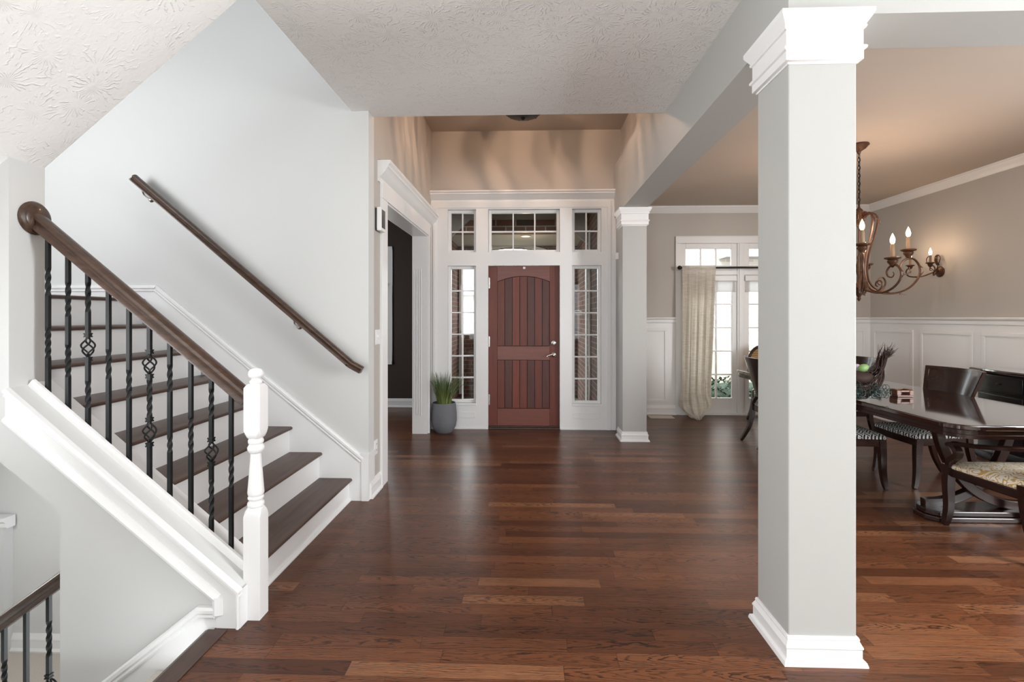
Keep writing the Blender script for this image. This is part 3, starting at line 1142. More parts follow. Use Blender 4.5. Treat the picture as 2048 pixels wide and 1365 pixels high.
struct(m, 'floor_basement', 'carpet')
m = MB(); m.strip(basep, (-4.2, SW, -1.20), (-1.4, SW, -1.20), (0, -1, 0)); struct(m, 'baseboard_basement', 'trim')
m = MB(); m.box(-4.2, -4.005, 3.68, SW, -1.2, -.19); struct(m, 'wall_basement_half', 'stairwall')
m = MB(); m.strip([(-.06, 0), (0, 0), (.008, .01), (.012, .04), (.03, .06), (.03, .085), (-.06, .085)], (-4.2, 3.68, -.225), (-3.975, 3.68, -.225), (0, -1, 0)); struct(m, 'trim_9', 'trim')

br = thing('basement_railing', 'dark wood handrail on iron balusters in the opening below the white stringer', 'stair railing', (-2.35, 2.29, -.6))
brz = lambda x: .177 + .72 * (x + 2.226)
m = MB(); m.sweep([(-3.2, 2.29, brz(-3.2)), (-2.129, 2.29, brz(-2.129))], railp)
part(m.build('handrail', 'rail', br, smooth=40), 'dark stained wood handrail')
for bx, tw, bk in ((-2.489, [(-.40, -.24)], []), (-2.381, [(-.62, -.42)], []), (-2.270, [(-.215, -.05)], [(-.42, -.31)]), (-2.60, [(-.45, -.3)], [])):
    baluster(bx, -1.0, brz(bx) - .066, tw, bk, br, 2.29)

# ------------------------------------------------------------------ small wall fixtures
t = thing('wall_panel', 'small white framed control panel high on the wall beside the cased opening', 'control panel', (LW, 3.96, 2.165))
m = MB(); m.box(LW + .016, LW + .052, 3.90, 4.02, 2.072, 2.258)
m.build('housing', 'white_plastic', t, bevel=.004)
m = MB(); m.box(LW + .052, LW + .0535, 3.915, 4.005, 2.095, 2.240)
part(m.build('screen', 'screen', t), 'dark screen')
m = MB(); m.box(LW, LW + .017, 3.905, 4.015, 2.085, 2.250)  # shadow between housing and wall, put in as a dark block
part(m.build('back_plate', 'dark_mark', t), 'dark block standing for the shadow behind the panel')
t = thing('light_switch', 'white double light switch plate on the wall left of the cased opening', 'light switch', (LW, 3.965, 1.228))
m = MB(); m.box(LW, LW + .007, 3.905, 4.025, 1.167, 1.287)
m.build('plate', 'white_plastic', t, bevel=.003)
for y in (3.94, 3.99):
    m = MB(); m.box(LW + .007, LW + .011, y - .005, y + .005, 1.210, 1.244); m.box(LW + .010, LW + .020, y - .004, y + .004, 1.226, 1.240)
    m.build('toggle', 'white_plastic', t)
t = thing('power_outlet', 'white power outlet low on the wall above the baseboard', 'outlet', (LW, 3.92, .358))
m = MB(); m.box(LW, LW + .007, 3.878, 3.958, .300, .418)
m.build('plate', 'white_plastic', t, bevel=.003)
for z in (.335, .383):
    m = MB(); m.box(LW + .007, LW + .010, 3.902, 3.934, z - .015, z + .015)
    r_ = m.build('receptacle', 'white_plastic', t, bevel=.002)
    m = MB(); m.box(LW + .0101, LW + .0108, 3.909, 3.912, z - .006, z + .008); m.box(LW + .0101, LW + .0108, 3.923, 3.926, z - .006, z + .008)
    m.build('slot', 'dark_mark', r_)
t = MB(); t.box(1.012, CX0 + .03, 5.87, 5.905, 2.06, 2.14)
tag(t.build('wall_sensor', 'white_plastic', bevel=.006), 'small white sensor on the side of the column beside the front door', 'sensor')

# decal on the right sidelight pane
t = MB()
dyy = WY + .018
for k in range(9):
    a = math.radians(lerp(152, 28, k / 8))
    x, z = .604 + .056 * math.cos(a), 1.425 + .045 * math.sin(a)
    t.box(x - .0035, x + .0035, dyy, dyy + .001, z - .007, z + .007)
for k in range(7):
    x = .556 + k * .0145
    t.box(x, x + .010, dyy, dyy + .001, 1.432, 1.446)
for k in range(8):
    x = .560 + k * .012
    t.box(x, x + .008, dyy, dyy + .001, 1.412, 1.419)
tag(t.build('window_decal', 'white_plastic'), 'small white lettered decal on the sidelight pane right of the front door', 'decal', kind='thing')

# ------------------------------------------------------------------ potted grass
PC = (-1.025, 6.0)
t = thing('potted_grass', 'green ornamental grass in a round grey concrete planter beside the front door', 'potted plant', (PC[0], PC[1], 0))
m = MB()
m.lathe([(.095, 0), (.108, .012), (.142, .075), (.155, .14), (.153, .24), (.142, .345), (.134, .358), (.128, .350), (.126, .30)], (0, 0, 0), 40)
m.build('planter', 'concrete', t, False, smooth=40)
m = MB(); m.lathe([(.10, .29), (.127, .305), (.05, .32)], (0, 0, 0), 24)
m.build('soil', 'soil', t, False, smooth=60)
m = MB()
for k in range(230):
    a = random.uniform(0, 2 * PI)
    r0 = .085 * math.sqrt(random.random())
    lean = random.uniform(.02, .24) + r0 * .9
    if math.sin(a) > 0: lean *= .55
    if math.cos(a) < 0: lean *= .45 if lean * -math.cos(a) > .11 else .8
    h = random.uniform(.26, .47)
    p0 = V((r0 * math.cos(a), r0 * math.sin(a), .31))
    dirv = V((math.cos(a), math.sin(a), 0))
    side = V((-math.sin(a), math.cos(a), 0)) * random.choice((-1, 1))
    wd = random.uniform(.003, .0055)
    L, R = [], []
    for i in range(6):
        s = i / 5
        p = p0 + dirv * lean * s ** 1.7 + V((0, 0, h * (s - .10 * s * s)))
        ww = wd * (1 - s ** 2.2) + .0003
        L.append(p - side * ww + dirv * .002); R.append(p + side * ww)
    vs = [m.bm.verts.new(q) for q in L] + [m.bm.verts.new(q) for q in R]
    for i in range(5):
        m.bm.faces.new([vs[i], vs[i + 1], vs[7 + i], vs[6 + i]])
o = m.build('grass_foliage', 'leaf', t, False)
for p in o.data.polygons: p.use_smooth = True

# ------------------------------------------------------------------ foyer ceiling light
t = thing('ceiling_light', 'dark metal ceiling light partly hidden behind the ceiling edge above the front door', 'ceiling light', (-.06, 5.0, 3.70))
m = MB()
m.lathe([(.01, 3.362), (.02, 3.366), (.022, 3.376), (.05, 3.382), (.11, 3.392), (.16, 3.412), (.165, 3.42), (.10, 3.40), (.02, 3.392)], (-.06, 5.0, 0), 32, cap=False)
m.build('bottom_dish', 'darkmetal', t, smooth=40)
m = MB()
for k in range(11):
    a = 2 * PI * k / 11 + .2
    pts = [(-.06 + r * math.cos(a + q), 5.0 + r * math.sin(a + q), z) for r, z, q in ((.16, 3.415, 0), (.21, 3.47, .1), (.20, 3.55, .25), (.14, 3.62, .2), (.06, 3.67, .0))]
    m.sweep(smooth_path(pts, 5), [(-.020, -.003), (.020, -.003), (.020, .003), (-.020, .003)], (0, 0, 1), None, None)
m.build('scroll_strap', 'darkmetal', t, smooth=40)
m = MB(); m.lathe([(.009, 3.40), (.009, 3.66), (.075, 3.672), (.08, 3.70)], (-.06, 5.0, 0), 24)
m.build('stem', 'darkmetal', t, smooth=40)
for k in range(3):
    a = 2 * PI * k / 3 + .5
    m = MB(); m.ball((-.06 + .05 * math.cos(a), 5.0 + .05 * math.sin(a), 3.52), .018, 1, 1, 1.5)
    m.build('bulb', 'bulb', t, smooth=60)
    light('foyer_bulb_light', 'POINT', (-.06 + .05 * math.cos(a), 5.0 + .05 * math.sin(a), 3.585), 12, (1.0, .66, .45), radius=.006)

# ================================================================== DINING ROOM
# wainscot, chair rail, crown, baseboard
def panel_frame(m, axis, a0, a1, z0, z1, plane, s, wdt=.035, th=.014):
    """raised picture-frame moulding on a wall; axis 'x' or 'y' is the running direction, s the side it sticks out to"""
    q = sorted((plane, plane + s * th))
    q2 = sorted((plane, plane + s * th * .5))
    for b0, b1, c0, c1, qq in ((a0, a1, z1 - wdt, z1, q), (a0, a1, z0, z0 + wdt, q), (a0, a0 + wdt, z0 + wdt, z1 - wdt, q), (a1 - wdt, a1, z0 + wdt, z1 - wdt, q),
                               (a0 + wdt, a1 - wdt, z1 - wdt - .012, z1 - wdt, q2), (a0 + wdt, a1 - wdt, z0 + wdt, z0 + wdt + .012, q2)):
        if axis == 'x': m.box(b0, b1, qq[0], qq[1], c0, c1)
        else: m.box(qq[0], qq[1], b0, b1, c0, c1)


m = MB()
m.box(1.40, 2.075, DYW - .012, DYW, 0, 1.36); m.box(3.93, DXW, DYW - .012, DYW, 0, 1.36)
panel_frame(m, 'x', 1.47, 1.955, .18, 1.225, DYW - .012, -1)
panel_frame(m, 'x', 4.02, 4.70, .18, 1.225, DYW - .012, -1)
m.box(DXW - .012, DXW, 2.32, DYW, 0, 1.36)
y1 = 7.085
for k in range(6):
    panel_frame(m, 'y', y1 - .72, y1, .18, 1.225, DXW - .012, -1)
    y1 -= .83
struct(m, 'trim_10', 'trim', bevel=.003)
crail = [(0, -.075), (.018, -.07), (.020, -.062), (.014, -.055), (.014, -.03), (.026, -.02), (.04, -.012), (.042, .0), (.036, .008), (0, .012)]
crown = [(0, -.092), (.010, -.092), (.014, -.084), (.022, -.078), (.05, -.045), (.066, -.022), (.072, -.018), (.072, -.008), (.078, 0), (0, 0)]
m = MB()
m.strip(crail, (1.40, DYW - .010, 1.375), (2.072, DYW - .010, 1.375), (0, -1, 0))
m.strip(crail, (3.93, DYW - .010, 1.375), (DXW, DYW - .010, 1.375), (0, -1, 0))
m.strip(crail, (DXW - .010, 2.32, 1.375), (DXW - .010, DYW, 1.375), (-1, 0, 0))
struct(m, 'trim_11', 'trim', smooth=35)
m = MB()
m.strip(crown, (1.40, DYW, CEIL), (DXW, DYW, CEIL), (0, -1, 0))
m.strip(crown, (DXW, 3.2, CEIL), (DXW, DYW, CEIL), (-1, 0, 0))
m.strip(crown, (1.40, DW, CEIL), (1.40, DYW, CEIL), (1, 0, 0))
struct(m, 'trim_12', 'trim', smooth=35)
m = MB()
m.strip(basep, (1.40, DYW - .012, 0), (2.072, DYW - .012, 0), (0, -1, 0))
m.strip(basep, (3.93, DYW - .012, 0), (DXW, DYW - .012, 0), (0, -1, 0))
m.strip(basep, (DXW - .012, 2.32, 0), (DXW - .012, DYW, 0), (-1, 0, 0))
struct(m, 'baseboard_dining', 'trim', smooth=35)

# window wall: casing, transoms, glazed doors
m = MB()
yc = DYW - .024
m.box(2.072, WX0 + .004, yc, DYW, 0, WZ1 - .004); m.box(WX1 - .004, 3.925, yc, DYW, 0, WZ1 - .004)
m.box(2.072, 3.925, yc, DYW, WZ1 - .004, WZ1 + .09)
m.box(2.072, 2.086, yc - .008, yc, 0, WZ1 + .082); m.box(2.072, 3.925, yc - .0085, yc, WZ1 + .082, WZ1 + .098)
m.box(WX0, WX1, DYW + .01, DYW + .10, 1.985, 2.045)       # transom bar
m.box(WX0, WX1, DYW + .01, DYW + .10, 0, .03)
m.box(2.945, 3.04, DYW, DYW + .10, 0, WZ1)                # centre mullion
m.box(2.965, 3.02, DYW - .012, DYW, 0, WZ1)
m.box(WX0, WX1, DYW - .03, DYW + .01, 0, .022)
struct(m, 'trim_13', 'trim', bevel=.004)
window('window_6', WX0 + .002, 2.945, 2.045, WZ1, DYW + .02, 3, 1, .076, .018)
window('window_7', 3.04, WX1 - .002, 2.045, WZ1, DYW + .02, 3, 1, .076, .018)


def glazed_door(name, x0, x1):
    w_ = thing(name, None, None, ((x0 + x1) / 2, DYW, 0), kind='structure')
    a0, a1, b0, b1 = x0 + .078, x1 - .064, .235, 1.90
    ya, yb = DYW + .03, DYW + .075
    m = MB()
    m.box(x0, a0, ya, yb, .03, 1.985); m.box(a1, x1, ya, yb, .03, 1.985)
    m.box(a0, a1, ya, yb, .03, b0); m.box(a0, a1, ya, yb, b1, 1.985)
    m.build('door_frame', 'trim', w_, bevel=.004)
    m = MB()
    for k in (1, 2):
        x = lerp(a0, a1, k / 3); m.box(x - .010, x + .010, ya + .006, yb - .006, b0, b1)
    for k in range(1, 5):
        z = lerp(b0, b1, k / 5); m.box(a0, a1, ya + .0065, yb - .0065, z - .010, z + .010)
    m.build('grille', 'trim', w_)
    m = MB(); m.box(a0 - .005, a1 + .005, ya + .019, ya + .025, b0 - .005, b1 + .005)
    m.build('pane', 'glass', w_)


glazed_door('door_2', WX0 + .002, 2.945)
glazed_door('door_3', 3.04, WX1 - .002)
for nm, x0, x1, lab in (('roller_shade', 2.20, 2.935, 'white roller shade raised on the glazed door beside the linen curtain'), ('roller_shade', 3.05, 3.79, 'white roller shade raised on the glazed door behind the near column')):
    t = thing(nm, lab, 'window shade', ((x0 + x1) / 2, DYW, 1.95))
    m = MB(); m.box(x0, x1, DYW - .016, DYW + .026, 1.895, 1.975)
    m.build('cassette', 'trim', t, bevel=.008)
    m = MB(); m.box(x0 + .012, x1 - .012, DYW + .020, DYW + .023, 1.758, 1.90); m.box(x0 + .012, x1 - .012, DYW + .014, DYW + .028, 1.740, 1.760)
    m.build('shade_cloth', 'shade', t)

# curtain and rod
t = thing('curtain_rod', 'dark metal curtain rod with knob finial above the glazed doors', 'curtain rod', (2.9, 7.05, 2.075))
m = MB(); m.tube([(2.15, 7.05, 2.075), (3.95, 7.05, 2.075)], .014, 14)
m.build('rod', 'darkmetal', t, smooth=40)
for s, x in ((-1, 2.15), (1, 3.95)):
    m = MB(); m.lathe([(.014, 0), (.022, s * .004), (.022, s * .010), (.012, s * .016), (.020, s * .028), (.030, s * .045), (.028, s * .062), (.014, s * .076), (.004, s * .080)], (x, 7.05, 2.075), 20, 'x')
    m.build('finial', 'darkmetal', t, smooth=45)
for x in (2.19, 3.89):
    m = MB(); m.tube([(x, 7.05, 2.070), (x, 7.10, 2.05), (x, 7.15, 2.05)], .008, 8); m.box(x - .015, x + .015, 7.142, 7.147, 2.02, 2.08)
    m.build('bracket', 'darkmetal', t, smooth=40)
# curtain: folds fall from the rod and end in a gathered puff on the floor
m = MB()
rows, cols = 70, 100
grid = []
for i in range(rows + 1):
    q = i / rows
    if q < .78:
        s = q / .78; z = lerp(2.098, .34, s)
        xl, xr = lerp(2.125, 2.100, s), lerp(2.585, 2.500, s)
        yb_ = lerp(7.022, 6.99, s)
        puff = 0.0
    else:                       # the hem is gathered: it swells, then tucks into a point on the floor
        s = (q - .78) / .22
        z = .34 * (1 - s) ** 1.15 + .004
        sw = math.sin(PI * min(1, s * 1.25)) ** .8
        tk = max(0, (s - .45) / .55) ** 1.4
        xl, xr = 2.100 - .035 * sw + .135 * tk, 2.500 + .010 * sw - .175 * tk
        yb_ = 6.99
        puff = .07 * sw + .20 * s ** 1.5
    row = []
    for j in range(cols + 1):
        u = j / cols
        fold = math.sin(u * 2 * PI * 4.2 + .6 * math.sin(q * 3)) + .45 * math.sin(u * 2 * PI * 9.3 + 1.3 + q * 1.5)
        amp = lerp(.004, .030, min(1, q / .35)) * (1 if q < .85 else .7)
        bul = math.sin(PI * min(1, max(0, u))) ** .6
        zz = z + (.014 * math.sin(u * 26 + q * 30) + .010 * math.sin(u * 47 - q * 22)) * (max(0, q - .72) / .28)
        row.append(m.bm.verts.new((lerp(xl, xr, u) + .008 * math.cos(u * 2 * PI * 4.2) * min(1, q * 2), yb_ - amp * fold - puff * bul, max(zz, .004))))
    grid.append(row)
for i in range(rows):
    for j in range(cols):
        m.bm.faces.new([grid[i][j], grid[i][j + 1], grid[i + 1][j + 1], grid[i + 1][j]])
cu = m.build('curtain', 'linen', smooth=180)
tag(cu, 'slubbed cream linen curtain hanging from the rod and bunched on the floor', 'curtain')
sd = cu.modifiers.new('cloth', 'SOLIDIFY'); sd.thickness = .002

# floor vent
t = thing('floor_vent', 'pale metal floor vent set in the wood floor below the white wainscot', 'floor vent', (1.83, 6.99, 0))
m = MB(); m.box(1.66, 1.99, 6.90, 6.912, 0, .007); m.box(1.66, 1.99, 7.058, 7.07, 0, .007); m.box(1.66, 1.69, 6.912, 7.058, 0, .007); m.box(1.96, 1.99, 6.912, 7.058, 0, .007)
m.build('frame', 'vent', t)
m = MB()
m.box(1.69, 1.96, 6.912, 7.058, 0, .002)
for k in range(8):
    m.box(1.69, 1.96, 6.918 + k * .0175, 6.926 + k * .0175, .002, .006)
m.build('louvre', 'vent', t)

# ------------------------------------------------------------------ table
TX, TY, TZ = 3.085, 4.70, .74
TW, TL = .535, 1.62      # half width, half length


def table_outline(inset):
    hw_, hl, r = TW - inset, TL - inset, .12
    pts = []
    # ends bow slightly outwards
    for sx, sy, a0 in ((1, 1, 0), (-1, 1, 90), (-1, -1, 180), (1, -1, 270)):
        for i in range(9):
            a = math.radians(a0 + i * 90 / 8)
            x, y = sx * (hw_ - r) + r * math.cos(a), sy * (hl - r) + r * math.sin(a)
            pts.append((x, y))
    return [(TX + x, TY + y + (.035 * (1 - (x / hw_) ** 2) * (1 if y > 0 else -1) if abs(y) > hl - r - .001 else 0)) for x, y in pts]


t = thing('dining_table', 'long polished dark wood dining table on a trestle base under the chandelier', 'dining table', (TX, TY, 0))
m = MB()
rings = []
for ins, z in ((.012, TZ - .034), (.003, TZ - .031), (0, TZ - .026), (0, TZ - .007), (.003, TZ - .002), (.008, TZ)):
    rings.append([(x, y, z) for x, y in table_outline(ins)])
m.loft(rings)
m.build('tabletop', 'tabletop', t, smooth=12)
m = MB()
m.loft([[(x, y, z) for x, y in table_outline(ins)] for ins, z in ((.022, TZ - .085), (.012, TZ - .083), (.012, TZ - .062), (.017, TZ - .060), (.017, TZ - .034))])
m.build('apron', 'espresso', t, smooth=30)
for sy in (3.58, 5.82):
    m = MB()
    bl, br_ = TX - .37, TX + .37
    m.prism([(bl, sy - .05), (bl + .05, sy - .115), (br_ - .05, sy - .115), (br_, sy - .05), (br_, sy + .05), (br_ - .05, sy + .115), (bl + .05, sy + .115), (bl, sy + .05)], 'z', 0, .035)
    m.prism([(bl + .015, sy - .045), (bl + .06, sy - .10), (br_ - .06, sy - .10), (br_ - .015, sy - .045), (br_ - .015, sy + .045), (br_ - .06, sy + .10), (bl + .06, sy + .10), (bl + .015, sy + .045)], 'z', .035, .070)
    m.build('base_plank', 'espresso', t, bevel=.006)
    for s in (-1, 1):
        m = MB()
        pts = [(TX + s * x, sy + s * .018, z) for x, z in ((-.33, .09), (-.20, .10), (-.06, .145), (.06, .225), (.16, .35), (.23, .50), (.27, .655))]
        m.sweep(smooth_path(pts, 6), [(-.030, -.024), (.030, -.024), (.030, .024), (-.030, .024)], (0, 1, 0))
        m.build('trestle_arm', 'espresso', t, bevel=.005)


# ------------------------------------------------------------------ chairs (front faces +x)
def leg_front(s, h=.40, arm=False):
    m = MB()
    pts = [(.215, s * .225, h), (.222, s * .226, .28), (.226, s * .228, .15), (.238, s * .232, .05), (.250, s * .235, .006)]
    k = [1.25, 1.2, 1.0, .8, .72]
    pa = smooth_path(pts, 4)
    m.sweep(pa, [(-.020, -.020), (.020, -.020), (.020, .020), (-.020, .020)], (0, 1, 0), None, [lerp(1.3, .72, i / (len(pa) - 1)) for i in range(len(pa))])
    m.lathe([(.013, 0), (.014, .007), (.010, .008)], (.250, s * .235, 0), 12)
    return m


def leg_back(s):
    m = MB()
    pts = [(-.205, s * .195, .42), (-.215, s * .197, .30), (-.250, s * .203, .16), (-.305, s * .212, .05), (-.335, s * .216, .004)]
    pa = smooth_path(pts, 4)
    m.sweep(pa, [(-.019, -.021), (.019, -.021), (.019, .021), (-.019, .021)], (0, 1, 0), None, [lerp(1.15, .72, i / (len(pa) - 1)) for i in range(len(pa))])
    return m


def seat_parts(root, fabric):
    m = MB()
    m.prism([(.245, -.245), (.255, 0), (.245, .245), (-.215, .205), (-.225, 0), (-.215, -.205)], 'z', .345, .405)
    m.build('seat_frame', 'espresso', root, False, bevel=.006)
    m = MB()
    rings = []
    for ins, z in ((.006, .403), (.0, .415), (.006, .430), (.035, .448), (.09, .460), (.16, .466)):
        rings.append([(x, y, z) for x, y in ((.250 - ins, -.245 + ins), (.262 - ins, 0), (.250 - ins, .245 - ins), (.02, .226 - ins), (-.205 + ins, .205 - ins), (-.215 + ins, 0), (-.205 + ins, -.205 + ins), (.02, -.226 + ins))])
    m.loft(rings)
    m.build('seat_cushion', fabric, root, False, smooth=60)


def make_chair(label, group):
    root = thing('dining_chair', label, 'chair', (0, 0, 0), 0, group)
    seat_parts(root, 'key')
    for s in (-1, 1):
        leg_front(s).build('leg', 'espresso', root, False, smooth=40)
        leg_back(s).build('leg', 'espresso', root, False, smooth=40)
    # curved back: wider at the top, raked, ends swept forward
    def bpt(u, z, off):
        hw_ = lerp(.185, .290, ((z - .52) / .43) ** .8 if z > .52 else 0)
        x = -.215 - .125 * ((z - .42) / .53) ** 1.2 + .085 * u * u
        return (x + off, u * hw_, z)
    zsx = [.52, .60, .68, .76, .84, .90, .95]
    us = [lerp(-1, 1, i / 14) for i in range(15)]
    m = MB()
    rings = []
    for z in zsx:
        rings.append([bpt(u, z, .013) for u in us] + [bpt(u, z, -.013) for u in us[::-1]])
    m.loft(rings)
    bk = m.build('backrest', 'espresso', root, False, smooth=40)
    m = MB()      # raised border on the front face
    for za, zb, ua, ub in ((.925, .945, -.97, .97), (.535, .56, -.95, .95)):
        uu = [lerp(ua, ub, i / 14) for i in range(15)]
        m.loft([[bpt(u, za, .0125) for u in uu] + [bpt(u, za, .018) for u in uu[::-1]], [bpt(u, zb, .0125) for u in uu] + [bpt(u, zb, .018) for u in uu[::-1]]])
    for ua, ub in ((-.97, -.90), (.90, .97)):
        m.loft([[bpt(ua, z, .0125), bpt(ub, z, .0125), bpt(ub, z, .018), bpt(ua, z, .018)] for z in (.56, .64, .72, .80, .88, .925)])
    m.build('border', 'espresso', bk, False, smooth=40)
    for s in (-1, 1):
        m = MB()
        pts = [(-.205, s * .195, .36), (-.208, s * .192, .44), (bpt(s * .93, .53, 0)), bpt(s * .93, .60, 0)]
        m.sweep(smooth_path(pts, 4), [(-.018, -.018), (.018, -.018), (.018, .018), (-.018, .018)], (0, 1, 0))
        m.build('back_post', 'espresso', root, False, smooth=40)
    return root


GC = 'dark wood dining chairs with black and white key pattern seats'
ch = make_chair('dark wood chair with key pattern seat, pushed under the long side of the table just beyond the near column', GC)
ch['label'] = 'dark wood chair, black and white patterned seat and front legs showing beside the near column'
ch.location = (2.615, 4.345, 0)
dup(ch, (2.715, 5.49, 0), 0, 'dark wood chair showing its curved back at the far side of the near column', GC)
dup(ch, (3.36, 4.38, 0), PI, 'dark wood chair with curved back standing at the table in front of the black sideboard', GC)
dup(ch, (3.36, 5.56, 0), PI, 'dark wood chair with curved back behind the twig centrepiece', GC)


def make_armchair(label, group):
    root = thing('dining_armchair', label, 'chair', (0, 0, 0), 0, group)
    m = MB()
    m.prism([(.265, -.285), (.275, 0), (.265, .285), (-.225, .235), (-.235, 0), (-.225, -.235)], 'z', .335, .390)
    m.build('seat_frame', 'espresso', root, False, bevel=.006)
    m = MB()
    rings = []
    for ins, z in ((.006, .388), (.0, .400), (.010, .414), (.04, .430), (.09, .442), (.16, .448)):
        rings.append([(x, y, z) for x, y in ((.268 - ins, -.285 + ins), (.28 - ins, 0), (.268 - ins, .285 - ins), (.02, .262 - ins), (-.215 + ins, .235 - ins), (-.225 + ins, 0), (-.215 + ins, -.235 + ins), (.02, -.262 + ins))])
    m.loft(rings)
    m.build('seat_cushion', 'scroll', root, False, smooth=60)
    for s in (-1, 1):
        m = MB()
        pts = [(.235, s * .270, .41), (.243, s * .272, .28), (.238, s * .272, .14), (.250, s * .276, .05), (.262, s * .280, .004)]
        pa = smooth_path(pts, 4)
        m.sweep(pa, [(-.021, -.021), (.021, -.021), (.021, .021), (-.021, .021)], (0, 1, 0), None, [lerp(1.3, .75, i / (len(pa) - 1)) for i in range(len(pa))])
        m.build('leg', 'espresso', root, False, smooth=40)
        m = MB()
        pts = [(-.215, s * .220, .42), (-.225, s * .222, .30), (-.26, s * .228, .16), (-.315, s * .238, .05), (-.345, s * .242, .004)]
        pa = smooth_path(pts, 4)
        m.sweep(pa, [(-.020, -.021), (.020, -.021), (.020, .021), (-.020, .021)], (0, 1, 0), None, [lerp(1.15, .75, i / (len(pa) - 1)) for i in range(len(pa))])
        m.build('leg', 'espresso', root, False, smooth=40)
        m = MB()
        pts = [(-.300, s * .235, .650), (-.20, s * .285, .630), (-.06, s * .305, .602), (.08, s * .298, .578), (.20, s * .276, .560), (.245, s * .266, .542)]
        m.sweep(smooth_path(pts, 5), [(-.022, -.013), (.022, -.013), (.024, .006), (0, .014), (-.024, .006)])
        m.build('armrest', 'espresso', root, False, smooth=40)
        m = MB()
        pts = [(.235, s * .270, .39), (.215, s * .276, .44), (.160, s * .280, .49), (.165, s * .280, .525), (.205, s * .276, .556)]
        m.sweep(smooth_path(pts, 5), [(-.016, -.022), (.016, -.022), (.016, .022), (-.016, .022)], (0, 1, 0))
        m.build('arm_support', 'espresso', root, False, smooth=40)
    # oval caned back
    cz, rx, rz_ = .745, .245, .255
    bx = lambda z: -.235 - .14 * (z - .42) / .55
    m = MB()
    loop = [(bx(cz + rz_ * math.sin(a)), rx * math.cos(a), cz + rz_ * math.sin(a)) for a in [2 * PI * k / 40 for k in range(41)]]
    m.tube(loop, .020, 8)
    bk = m.build('back_frame', 'espresso', root, False, smooth=50)
    m = MB()
    fr = [m.bm.verts.new((bx(cz + q * rz_ * math.sin(a)) + o_, q * rx * math.cos(a), cz + q * rz_ * math.sin(a))) for o_ in (.004, -.004) for q in (.96,) for a in [2 * PI * k / 40 for k in range(40)]]
    m.bm.faces.new(fr[:40]); m.bm.faces.new(fr[40:][::-1])
    for k in range(40):
        m.bm.faces.new([fr[k], fr[40 + k], fr[40 + (k + 1) % 40], fr[(k + 1) % 40]])
    part(m.build('cane_panel', 'cane', bk, False), 'woven cane oval back panel')
    for s in (-1, 1):
        m = MB()
        m.sweep(smooth_path([(-.222, s * .215, .36), (-.235, s * .19, .45), (bx(.55), s * .155, .545)], 5), [(-.018, -.018), (.018, -.018), (.018, .018), (-.018, .018)], (0, 1, 0))
        m.build('back_post', 'espresso', root, False, smooth=40)
    return root


GA = 'armchairs at the ends of the dining table'
ac = make_armchair('dark wood armchair with gold scroll patterned seat at the near end of the table', GA)
ac.location = (3.055, 3.175, 0); ac.rotation_euler = (0, 0, PI / 2)
dup(ac, (3.20, 6.52, 0), -PI / 2, 'dark wood armchair with oval cane back at the window end of the table', GA)

# ------------------------------------------------------------------ sideboard
t = thing('sideboard', 'black sideboard with bowed front standing against the white wainscot', 'sideboard', (4.56, 4.3, 0))
SX = 4.755


def bow(ins, y0=3.42, y1=5.19, dpt=.38):
    pts = [(SX, y0 + ins), (SX, y1 - ins)]
    n = 16
    for i in range(n + 1):
        u = i / n
        y = lerp(y1 - ins, y0 + ins, u)
        x = SX - (dpt - ins) * (.86 + .14 * math.sin(PI * u) ** .6)
        pts.append((x, y))
    return pts


m = MB()
m.loft([[(x, y, z) for x, y in bow(i_)] for i_, z in ((.022, .845), (.006, .852), (0, .862), (0, .872), (.006, .882), (.012, .885))])
m.build('top', 'tabletop', t, smooth=14)
m = MB()
m.loft([[(x, y, z) for x, y in bow(i_)] for i_, z in ((.05, .12), (.05, .655), (.040, .660), (.040, .668), (.05, .673), (.05, .835), (.03, .845))])
m.build('body', 'ebony', t, smooth=35)
m = MB()
m.loft([[(x, y, z) for x, y in bow(i_)] for i_, z in ((.045, .0), (.03, .03), (.03, .09), (.045, .12))])
m.build('plinth', 'ebony', t, smooth=35)
yk = [5.12, 4.62, 4.28, 3.94, 3.48]
for a, b in zip(yk, yk[1:]):
    pts_ = bow(.05)
    def fx(y):
        u = (5.14 - y) / (5.14 - 3.47)
        return SX - .33 * (.86 + .14 * math.sin(PI * min(1, max(0, u))) ** .6)
    for nm, z0, z1 in (('drawer', .685, .825), ('door', .14, .645)):
        m = MB()
        ys = [lerp(a - .012, b + .012, i / 6) for i in range(7)]
        m.loft([[(fx(y) - .012, y, z) for y in ys] + [(fx(y) + .01, y, z) for y in ys[::-1]] for z in (z0, z1)])
        d_ = m.build(nm, 'ebony', t, smooth=30, bevel=.003)
        yc_, zc_ = (a + b) / 2, ((z0 + z1) / 2 if nm == 'drawer' else .50)
        if nm == 'door': yc_ = b + .05
        m = MB(); m.lathe([(.004, 0), (.004, -.008), (.010, -.011), (.011, -.016), (.006, -.020)], (fx(yc_) - .012, yc_, zc_), 14, 'x')
        m.build('knob', 'darkmetal', d_, smooth=40)

